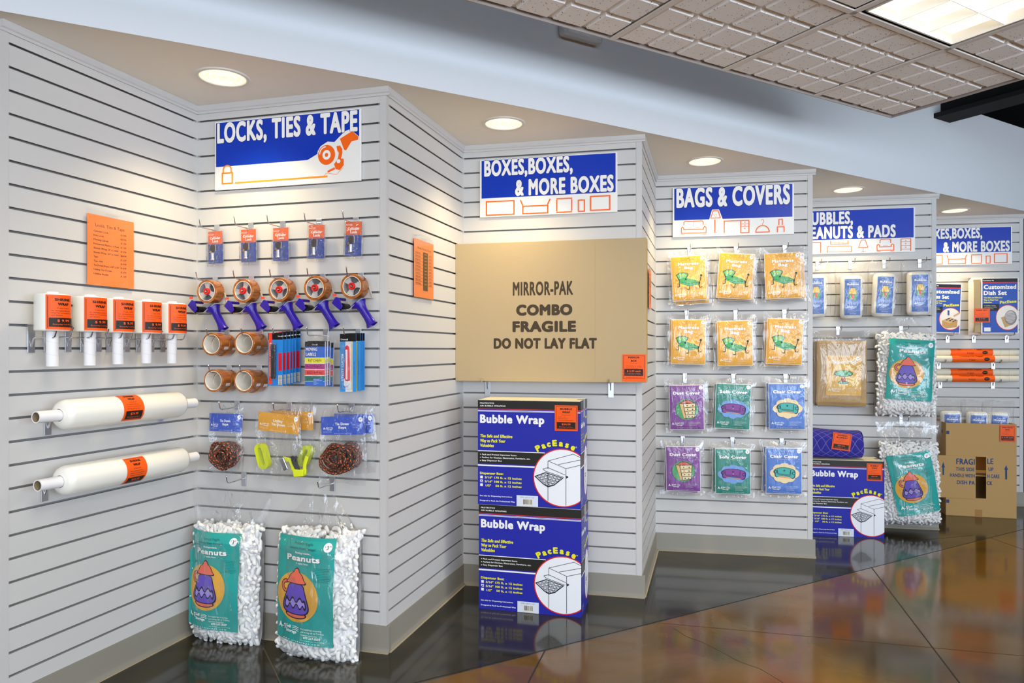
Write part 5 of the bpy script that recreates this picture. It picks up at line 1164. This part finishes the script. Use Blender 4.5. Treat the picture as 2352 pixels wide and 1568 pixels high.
def put_cover(kind, cx, cy, off, ry, label, scl=1.0):
    nm = {'mattress': 'mattress_bag', 'dust': 'dust_cover', 'sofa': 'sofa_cover', 'chair': 'chair_cover'}[kind]
    if kind not in PROTO: o = PROTO[kind] = cover(kind, nm)
    else: o = copy_tree(PROTO[kind])
    s, z = WB3.hit(cx, cy, off); place(o, WB3, s, off, z, ry); o['label'] = label; o['category'] = 'cover bag'; o['group'] = 'hanging %s packs' % kind; return o
rows = [('top row', [('mattress', 1582, 639, 1583, 575, -.055, (5, 9, .0), 'left'), ('mattress', 1689, 634, 1690, 573, .075, (3, 5, -.03), 'middle'), ('mattress', 1798, 633, 1802, 567, -.035, (9, 3, -.02), 'right')]),
        ('second row', [('mattress', 1581, 785, 1577, 724, .01, (-6, -1, .03), 'left'), ('mattress', 1688, 788, 1689, 722, -.02, (-3, 2, -.03), 'middle'), ('mattress', 1802, 784, 1801, 721, .035, (-6, 5, -.035), 'right')]),
        ('third row', [('dust', 1577, 935, 1573, 864, -.02, (2, 2, .03), 'left'), ('sofa', 1683, 933, 1684, 867, .035, (-5, 1, .0), 'middle'), ('chair', 1807, 933, 1804, 870, -.01, (-7, -2, .01), 'right')]),
        ('bottom row', [('dust', 1569, 1076, 1568, 1007, -.015, (-4, 3, .04), 'left'), ('sofa', 1683, 1082, 1682, 1010, -.01, (-7, -3, .03), 'middle'), ('chair', 1800, 1081, 1795, 1012, -.005, (-8, -3, .04), 'right')])]
desc = {'mattress': 'amber mattress bag with green couch picture', 'dust': 'purple dust cover pack with dresser picture', 'sofa': 'green sofa cover pack with purple sofa', 'chair': 'blue chair cover pack with teal armchair'}
for rn, items in rows:
    for kind, cx, cy, hx, hy, ry, (dx, dy, dr), col in items:
        hook(WB3, hx, hy, .12, plate=True, label='chrome hook of the %s, %s, on the bags and covers wall' % (rn, col), group='hooks of the bags and covers', dropz=0)
        put_cover(kind, cx, cy, .072, ry, '%s, front one, %s, %s' % (desc[kind], rn, col))
        put_cover(kind, cx+dx, cy+dy, .032, ry+dr, '%s, one behind, %s, %s' % (desc[kind], rn, col))
# ------------------------------------------------------------------ rolls of bubble cushioning in bags
BUBM = mat('#eeeae0', .3, name='bubble_sheet', bump=.9, bscale=120, coat=.4)
def make_bubbles(w=.145, h=.295, bag=True):
    t = thing('bubble_pack', '', 'bubble wrap bag')
    mb = MB()
    prof = [(.0001, -h/2), (w*.36, -h/2), (w*.46, -h/2+.008), (w/2, -h/2+.03), (w/2, h/2-.03), (w*.46, h/2-.008), (w*.36, h/2), (.0001, h/2)]
    mb.lathe(prof, 28); mb.v = [(x, y*.55, z) for x, y, z in mb.v]; mb.build('bubble_roll', BUBM, t, 50)
    lw, lh = w*.70, h*.84
    def wf(x, z, e): q = max(-.95, min(.95, x/(w/2))); return (x, -(w/2)*.55*sqrt(1-q*q)-.002-e, z)
    a = Art(lw, lh, 180, 400, wf, .35); a.rect(0, 0, 180, 400, '#4a74c4'); a.text('Air Cushioning', 90, 42, 9, WH, w=90, al='c', res=1); a.text('Bubbles', 92, 68, 22, WH, w=132, al='c', bold=.05); a.text('12 in. x 25 ft.', 92, 82, 7, WH, w=84, al='c', res=1)
    a.rect(8, 8, 172, 14, '#6c92da'); lampic(a, 88, 145, .82); a.fine(40, 258, 100, 4, 9, WH, 4.5, 3, al='c'); logo(a, 26, 318, 20); a.fine(30, 344, 130, 4, 10, WH, 5, 8); a.text('877-217-3537', 90, 388, 7, WH, w=70, al='c', res=1)
    tag(a.build('printed_insert', t), 'blue insert with a yellow lamp')
    if bag: tag(sheet_bag('clear_bag', t, w*1.45, h+.10, .10, FILM, 14, 20, 5, .25, z=.035, wr=.004), 'clear plastic bag')
    return t
bp_ = make_bubbles(); firstb = True
for i, (cx, cy, hx, hy, ry, lb) in enumerate([(1872, 680, 1877, 604, -.01, 'partly hidden behind the wall corner'), (1955, 683, 1952, 604, .01, 'second from the wall corner'), (2029, 678, 2030, 603, .05, 'tilted, third from the wall corner'), (2109, 674, 2112, 602, .0, 'nearest the right edge of its wall')]):
    hook(WB4, hx, hy, .13, plate=True, label='chrome hook above the bubble pack '+lb, group='hooks of the bubble packs'); o = bp_ if i == 0 else copy_tree(bp_)
    s, z = WB4.hit(cx, cy, .075); place(o, WB4, s, .075, z, ry); o['label'] = 'white bubble wrap roll with blue insert, '+lb; o['group'] = 'bubble packs on the fourth wall'
# ------------------------------------------------------------------ paper pads
KP = cmat('#bd9a66')
def make_pad():
    t = thing('paper_pad_pack', '', 'paper pads'); w, h = .325, .445
    MB().box(-w/2, w/2, -.016, .012, -h/2, h/2).build('paper_stack', KP, t, bevel=.012)
    for k in range(3): MB().box(-w/2+.006, w/2-.006, -.0175, -.0165, -h/2-.001, -h/2+.012+.006*k).build('folded_edge', cmat('#a98a58'), t)
    a = Art(.225, .275, 240, 290, base=2); a.rect(0, 0, 240, 290, '#eab648'); a.poly([(60, 60), (150, 40), (230, 210), (120, 230)], '#f0c440'); a.text('Protects and cushions', 100, 18, 6, INK, w=100, al='c', res=1)
    a.text('Paper Pad', 118, 58, 24, WH, w=170, al='c', bold=.05, out='#c8a05c', ow=.02); price(a, 215, 20, 14, '4'); a.fine(196, 90, 34, 3, 9, INK, 4, 6); cakestand(a, 118, 150, .70); logo(a, 14, 256, 18); a.fine(138, 238, 86, 4, 9, WH, 4.5, 6); url(a, 120, 284, 6, 170)
    tag(a.build('printed_card', t, -.018, .012, -.015), 'amber card with a green table'); tag(sheet_bag('clear_bag', t, .36, .53, .060, FILM_BIG, 16, 22, 9, .12, z=.03, wr=.004), 'clear plastic bag'); return t
pd_ = make_pad(); hook(WB4, 1924, 758, .11, plate=True, label='chrome hook holding the brown paper pad packs', group='hooks of the fourth wall')
for i, (cx, off, ry, lb) in enumerate([(1932, .085, .01, 'front one'), (1925, .035, .0, 'one behind')]):
    o = pd_ if i == 0 else copy_tree(pd_); s, z = WB4.hit(cx, 857, off); place(o, WB4, s, off, z, ry); o['label'] = 'brown folded paper pads with amber card, '+lb; o['group'] = 'paper pad packs on one hook'
# ------------------------------------------------------------------ hung sacks
hook(WB4, 2069, 742, .16, plate=True, label='chrome hook of the upper hanging peanut sack', group='hooks of the fourth wall')
hook(WB4, 2069, 962, .16, plate=True, label='chrome hook of the lower hanging peanut sack', group='hooks of the fourth wall')
s, z = WB4.hit(2078, 955, .10); sack(WB4, 'hanging sack of foam peanuts, upper one on the fourth wall', s, .10, z, .375, .545, .15, .12, 11, .285, .405, .012, .315, topw=.12, lrot=.065, lean=0)
s, z = WB4.hit(2090, 1202, .105); sack(WB4, 'hanging sack of foam peanuts, lower one reaching the floor', s, .105, max(z, .03), .375, .54, .15, .15, 14, .270, .405, .010, .285, topw=.40, lrot=-.15, rot=-.03, lean=0)
# ------------------------------------------------------------------ bubble box and moving blanket
p3 = floorp(2031, 1236); p3l = floorp(1867, 1228); v_ = (p3-p3l).normalized(); bw3 = bw_-.03; ctr = p3-v_*(bw3/2)
b3 = bubble_box(ctr, atan2(v_.y, v_.x), bw3, .20, .500, 'blue bubble wrap box at the fourth wall under the folded blanket'); tag_on_box(b3, bw3, .5, 578, 98, 135, 160)
QB = bpy.data.materials.new('quilted_blue'); QB.use_nodes = True
def _q():
    nt = QB.node_tree; b = nt.nodes['Principled BSDF']; N = nt.nodes.new; L = nt.links.new; b.inputs['Roughness'].default_value = .85
    u = N('ShaderNodeUVMap'); s = N('ShaderNodeSeparateXYZ'); L(u.outputs[0], s.inputs[0]); outs = []
    for sg in (1, -1):
        m = N('ShaderNodeMath'); m.operation = 'MULTIPLY_ADD'; m.inputs[1].default_value = sg; L(s.outputs[0], m.inputs[0]); L(s.outputs[1], m.inputs[2])
        sc = N('ShaderNodeMath'); sc.operation = 'MULTIPLY'; sc.inputs[1].default_value = 14; L(m.outputs[0], sc.inputs[0]); f = N('ShaderNodeMath'); f.operation = 'FRACT'; L(sc.outputs[0], f.inputs[0])
        p = N('ShaderNodeMath'); p.operation = 'SUBTRACT'; p.inputs[1].default_value = .5; L(f.outputs[0], p.inputs[0]); q = N('ShaderNodeMath'); q.operation = 'ABSOLUTE'; L(p.outputs[0], q.inputs[0]); outs.append(q)
    mn = N('ShaderNodeMath'); mn.operation = 'MINIMUM'; L(outs[0].outputs[0], mn.inputs[0]); L(outs[1].outputs[0], mn.inputs[1])
    lt = N('ShaderNodeMath'); lt.operation = 'LESS_THAN'; lt.inputs[1].default_value = .035; L(mn.outputs[0], lt.inputs[0])
    mx = N('ShaderNodeMix'); mx.data_type = 'RGBA'; mx.inputs[6].default_value = hexc('#2a2690'); mx.inputs[7].default_value = hexc('#7468b4'); L(lt.outputs[0], mx.inputs[0]); L(mx.outputs[2], b.inputs['Base Color'])
    bp = N('ShaderNodeBump'); bp.inputs['Strength'].default_value = .7; bp.inputs['Distance'].default_value = .012; L(mn.outputs[0], bp.inputs['Height']); L(bp.outputs[0], b.inputs['Normal'])
_q()
t = thing('moving_blanket', 'folded quilted blue moving blanket with orange price card, on a box', 'blanket', loc=ctr+K*.5032, rz=atan2(v_.y, v_.x))
mb = MB(); wB, dB, hB = .34, .20, .195
x1 = .335-(bw_/2-.0)+.0
xr = bw_/2-.142
def blk(u, v):
    q = u*2*pi; cx_, cz = (abs(cos(q))**.45)*(1 if cos(q) > 0 else -1), (abs(sin(q))**.6)*(1 if sin(q) > 0 else -1)
    return (xr-wB*(1-v)+.006*sin(q*3+v*4), dB/2+cx_*dB/2*(1+.03*sin(q*5)), hB/2+cz*hB/2*(1-.12*v+.04*sin(v*5+q)))
mb.grid(blk, 40, 16); nvert = len(mb.v); uvs = [(i/40*.8, j/16*.42) for j in range(17) for i in range(41)]
mb.v = [(x, y, max(z, .0)) for x, y, z in mb.v]
mb.uv = list(uvs); e0 = [blk(i/40, 1) for i in range(40)]
for k in range(5):
    f_ = 1-.19*k; off_ = len(mb.v); e1 = [(xr+.004*(k % 2)-.003*k, dB/2+(p[1]-dB/2)*f_, hB/2+(p[2]-hB/2)*f_) for p in e0]; mb.v += e1; mb.uv += [(i/40*.8, .45+k*.03) for i in range(40)]
    if k: mb.f += [(off_-40+i, off_-40+(i+1) % 40, off_+(i+1) % 40, off_+i) for i in range(40)]; mb.mi += [0]*40
mb.f.append(tuple(range(len(mb.v)-40, len(mb.v)))); mb.mi.append(0)
mb.mesh_ = None; o = mb.build('quilted_fold', QB, t, 50)
for k in range(3): MB().tube([(xr+.006, .03+.018*q, hB*.25+.045*k+.008*sin(q*.8+k)) for q in range(10)], .0045, 6).build('fold_edge', mat('#241f86', .8), t, 50)
price_tag(t, .115, .112, ['MOVING', 'BLANKET'], '$12.99', y=-.006, x=-.030, z=hB*.62, rot=.12, sub='72" x 80"', body=['Quilted pad', 'protects furniture', 'reusable'])
# ------------------------------------------------------------------ last wall
def soft_pack(name, label, w_, px0, py0, px1, py1, off, art, ry, sw, hooks_lbl):
    (s0, za), (s1, zb) = w_.hit(px0, py0, off), w_.hit(px1, py1, off); w, h = s1-s0, za-zb
    t = thing(name, label, 'divider kit', 'dish and glass kits on the last wall'); place(t, w_, (s0+s1)/2, off, (za+zb)/2, ry)
    mb = MB()
    for sg in (-1, 1): mb.grid(lambda u, v: ((u-.5)*w, sg*.045*(1-abs(2*u-1)**5)**.6*(1-abs(2*v-1)**5)**.6+.03, (v-.5)*h), 14, 16)
    mb.build('foam_pouches', mat('#ece6da', .5, bump=.6, bscale=40), t, 60); MB().box(-w*.42, -w*.30, -.018, .05, -h*.46, h*.46).build('cardboard_dividers', cmat(), t)
    a = art(w, h); o = a.build('front_print', t, -.0175, w*sw, 0); return t
def kit_art(title2, dish):
    def f(w, h):
        W, H = 380, 560; aw = w*.78; a = Art(aw, h*.96, W, H, base=1); B = '#2a55b8'
        a.rect(0, 0, W, H, '#f2efea'); a.rect(14, 6, W-10, H-8, B); a.rect(14, 6, W-10, 42, '#16161a'); a.rect(14, 42, W-10, 50, '#e03028'); a.text('Convenience Kit', 20, 30, 12, WH, w=110, bold=.03)
        a.text('Customized', 26, 112, 44, WH, w=330, bold=.05, out='#1c3c90', ow=.02); a.text(title2, 26, 172, 44, WH, w=235 if dish else 220, bold=.05, out='#1c3c90', ow=.02)
        for k, l in enumerate(('The Safe and Effective', 'Way to Pack Your', 'Valuables')): a.text(l, 26, 205+24*k, 15, '#f0ec2c', w=(190, 150, 84)[k], bold=.05)
        a.rect(14, 262, W*.48, 332, '#16161a'); a.fine(30, 282, 130, 3, 16, WH, 8, 3)
        a.text('PacEase', 190, 262, 30, '#f0ec2c', w=170, bold=.06, rot=4)
        cx, cy, r = 270, 400, 122
        def circ(rad, c): a.poly([(min(cx+rad*cos(2*pi*k/48), W-10), min(cy+rad*1.05*sin(2*pi*k/48), H-8)) for k in range(48)], c)
        circ(r, '#e03028'); circ(r-6, '#f1ede6')
        if dish:
            a.poly([(200, 400), (260, 380), (330, 470), (240, 500)], '#c9a36a'); a.ell(300, 400, 62, 74, '#8f8a8c', 24); a.ell(296, 394, 52, 60, '#c9c2c0', 24)
            for k in range(6): a.line([(246, 370+14*k), (352, 352+16*k)], 3, '#6d6668')
        else:
            a.poly([(180, 420), (270, 380), (350, 410), (345, 490), (230, 510), (185, 480)], '#c99c5c'); a.poly([(180, 420), (270, 380), (350, 410), (262, 450)], '#dcb478')
            for k in range(3):
                for j in range(2): a.poly([(215+36*k+20*j, 412+8*k-14*j), (233+36*k+20*j, 403+8*k-14*j), (249+36*k+20*j, 409+8*k-14*j), (231+36*k+20*j, 419+8*k-14*j)], '#2e3d66')
            a.poly([(236, 300), (256, 304), (258, 360), (238, 356)], '#2c4ea4'); a.poly([(300, 360), (360, 320), (366, 340), (308, 376)], '#d8a888')
        a.rect(30, 500, 96, 540, WH); return a
    return f
soft_pack('glass_kit', 'blue labelled glass divider kit, left edge hidden by the wall corner', WB5, 2105, 650, 2208, 766, .085, kit_art('Glass Set', False), .04, .08, '')
q_ = soft_pack('dish_kit', 'blue labelled dish divider kit with small orange price card', WB5, 2228, 637, 2338, 768, .085, kit_art('Dish Set', True), -.0, .10, '')
price_tag(q_, .115, .11, ['DISH SET', ''], '$ 9.99', y=-.022, x=-.095, z=-.075, sub='kit of parts')
def bracket(w_, px, py, off, label, group, zt):
    s, _ = w_.hit(px, py, 0); q = thing('display_hook', label, 'hook', group); place(q, w_, s, 0, zt)
    MB().box(-.014, .014, -.004, -.0015, -.055, .004).box(-.014, .014, -.004, .009, -.003, .003).build('back_plate', ZINC, q, bevel=.001)
    MB().tube([(0, -.004, -.032), (0, -.012, -.012), (0, -.02, 0), (0, -off+.02, 0), (0, -off+.01, .004), (0, -off, .024)], .0028, 8).build('prong', CHROME, q, 40)
_, zk = WB5.hit(2300, 769, .085)
for px, l in ((2176, 'under the glass kit'), (2236, 'at the left of the dish kit'), (2312, 'at the right of the dish kit')): bracket(WB5, px, 775, .12, 'short chrome prong '+l, 'prongs of the last wall kits', zk-.004)
PAPR = mat('#e9e2cf', .7, name='newsprint')
k_ = 0
for (ya, yb, offs, lb) in ((802, 816, .055, 'upper pair, back roll'), (816, 832, .10, 'upper pair, front roll'), (848, 861, .055, 'lower pair, back roll'), (861, 877, .10, 'lower pair, front roll')):
    (s0, za), (s1, zb) = WB5.hit(2115, ya, offs), WB5.hit(2337, yb, offs); zc = (za+zb)/2; r = .0255
    t = thing('newsprint_roll', 'cream newsprint roll with orange wrap, '+lb, 'paper roll', 'newsprint rolls on the last wall'); L0 = s1-s0; place(t, WB5, (s0+s1)/2, offs, zc)
    MB().lathe([(.0001, -L0/2), (.006, -L0/2), (r, -L0/2), (r, L0/2), (.008, L0/2), (.007, L0/2-.004), (.0001, L0/2-.005)], 24, axis='X').build('paper_winding', PAPR, t, 40)
    for x in (.31, .40): MB().lathe([(r+.0002, x*L0), (r+.0006, x*L0+.001), (r+.0002, x*L0+.002)], 24, axis='X').build('paper_edge', mat('#cfc4a8', .8), t)
    ca, _ = WB5.hit(2229 if 'back' in lb else 2233, 815, offs); ca -= (s0+s1)/2
    def wn(x, z, e, r=r, ca=ca): a_ = z/r+.15; return (ca+x, -(r+.0006+e)*cos(a_), (r+.0006+e)*sin(a_))
    a = Art(.305, .085, 280, 85, wn, .45); a.rect(0, 0, 280, 85, '#ff6416'); a.text('Newsprint Paper', 130, 28, 12, INK, w=160, al='c', bold=.04); logo(a, 108, 56, 9, INK, 1); a.ell(226, 48, 18, 12, INK, 20); a.text('$7.99', 226, 51, 6, TAG, w=20, al='c', res=1)
    tag(a.build('orange_wrap', t), 'orange printed wrap')
    if 'back' in lb: zlow = zc
    else:
        for px in ((2156, 2281) if 'upper' in lb else (2159, 2280)): bracket(WB5, px, 838, .135, 'chrome prong under the %s of newsprint rolls, %s' % (lb.split(',')[0], 'left one' if px < 2200 else 'right one'), 'prongs of the newsprint rolls', min(zlow, zc)-r-.003)
# ------------------------------------------------------------------ dish carton with bubble packs
c5, r5, w5 = box_from(2172.5, 1183, 2335, 1192); h5 = .688; d5 = .30
t = thing('dish_carton', 'tall brown dish pack carton with cut window, holding bubble wrap rolls', 'carton', loc=c5, rz=r5)
KC = cmat('#bd9862'); x0, x1 = -w5/2, w5/2; th = .004
def fx_(px): return ((px-1043)/(1552-1043)-.5)*w5
def fz_(py): return (1405-py)/(1405-723)*h5
wx0, wx1, wz0, wz1 = fx_(1255), fx_(1336), fz_(1268), fz_(965)
body = MB()
body.box(x0, wx0, 0, th, 0, h5).box(wx1, x1, 0, th, 0, h5).box(wx0, wx1, 0, th, 0, wz0).box(wx0, wx1, 0, th, wz1, h5)
body.box(x0, x1, d5-th, d5, 0, h5).box(x0, x0+th, th, d5-th, 0, h5).box(x1-th, x1, th, d5-th, 0, h5).box(x0, x1, 0, d5, 0, th)
body.build('carton_body', KC, t)
MB().box(x0+.01, x1-.01, th, d5-.01, .30, .304).build('inner_shelf', KC, t)
fl_ = MB().box(fx_(975), wx0+.002, -.008, -.004, fz_(1272), fz_(962)).build('window_flap', KC, t); tag(fl_, 'cut flap folded open to the left')
a = Art(w5, h5, 509, 682, base=1, rough=.7); NB = '#2c4a78'
ox, oy = 1043, 723
a.text('LE', 1365-ox, 1015-oy, 40, NB, w=44, al='c', bold=.03); a.text('UP', 1370-ox, 1066-oy, 26, NB, w=36, al='c', bold=.03); a.text('H CARE', 1388-ox, 1116-oy, 26, NB, w=86, al='c', bold=.03); a.text('CK', 1360-ox, 1168-oy, 28, NB, w=40, al='c', bold=.03)
def arrow(a, x, y): a.poly([(x-14, y-70), (x, y-104), (x+14, y-70)], NB); a.rect(x-7, y-72, x+7, y, NB)
arrow(a, 1478-ox, 1122-oy); a.rect(1045-ox, 782-oy, 1068-ox, 806-oy, NB); a.rect(1045-ox, 1288-oy, 1068-ox, 1312-oy, NB); a.rect(1255-ox, 1350-oy, 1308-ox, 1404-oy, '#a97d48')
a.build('front_print', t, 0, 0, h5/2)
fw, fh = wx0+.002-fx_(975), fz_(962)-fz_(1272); b = Art(fw, fh, 282, 310, base=1, rough=.7)
b.text('FRAGI', 142, 62, 42, NB, w=134, bold=.03); b.text('THIS SIDE', 138, 110, 26, NB, w=136, bold=.03); b.text('HANDLE WITH', 96, 156, 26, NB, w=180, bold=.03); b.text('DISH PA', 146, 208, 28, NB, w=130, bold=.03)
b.poly([(33, 90), (46, 48), (59, 90)], NB); b.rect(40, 88, 52, 146, NB); b.build('flap_print', t, -.008, (fx_(975)+wx0+.002)/2, (fz_(962)+fz_(1272))/2)
sa = Art(d5, h5, 300, 682, base=1, rough=.7)
for y in (60, 250, 300, 360, 570): sa.rect(200, y, 222, y+24, NB)
o = sa.build('side_print', t, 0, 0, 0); o.rotation_euler.z = -pi/2; o.location = (x0, d5/2, h5/2)
price_tag(t, w5*.215, h5*.175, ['DISH PACK', 'BOX'], '$ 4.49 each', y=-.0045, x=fx_(1486), z=fz_(790))
for i, (px, dpt, lb) in enumerate(((2185, .12, 'left one'), (2244, .10, 'middle one'), (2291, .12, 'right one'))):
    o = copy_tree(bp_)
    # sight line meets the plane of the carton
    wl_ = Wall((c5.x-1*cos(r5), c5.y-1*sin(r5)), (c5.x+cos(r5), c5.y+sin(r5))); s, z = wl_.hit(px, 935, -dpt); p = wl_.P(s, -dpt, .62)
    o.location = p; o.rotation_euler = (0, .03*(i-1), r5); o['label'] = 'bubble wrap roll standing in the dish carton, '+lb; o['group'] = 'bubble packs in the dish carton'
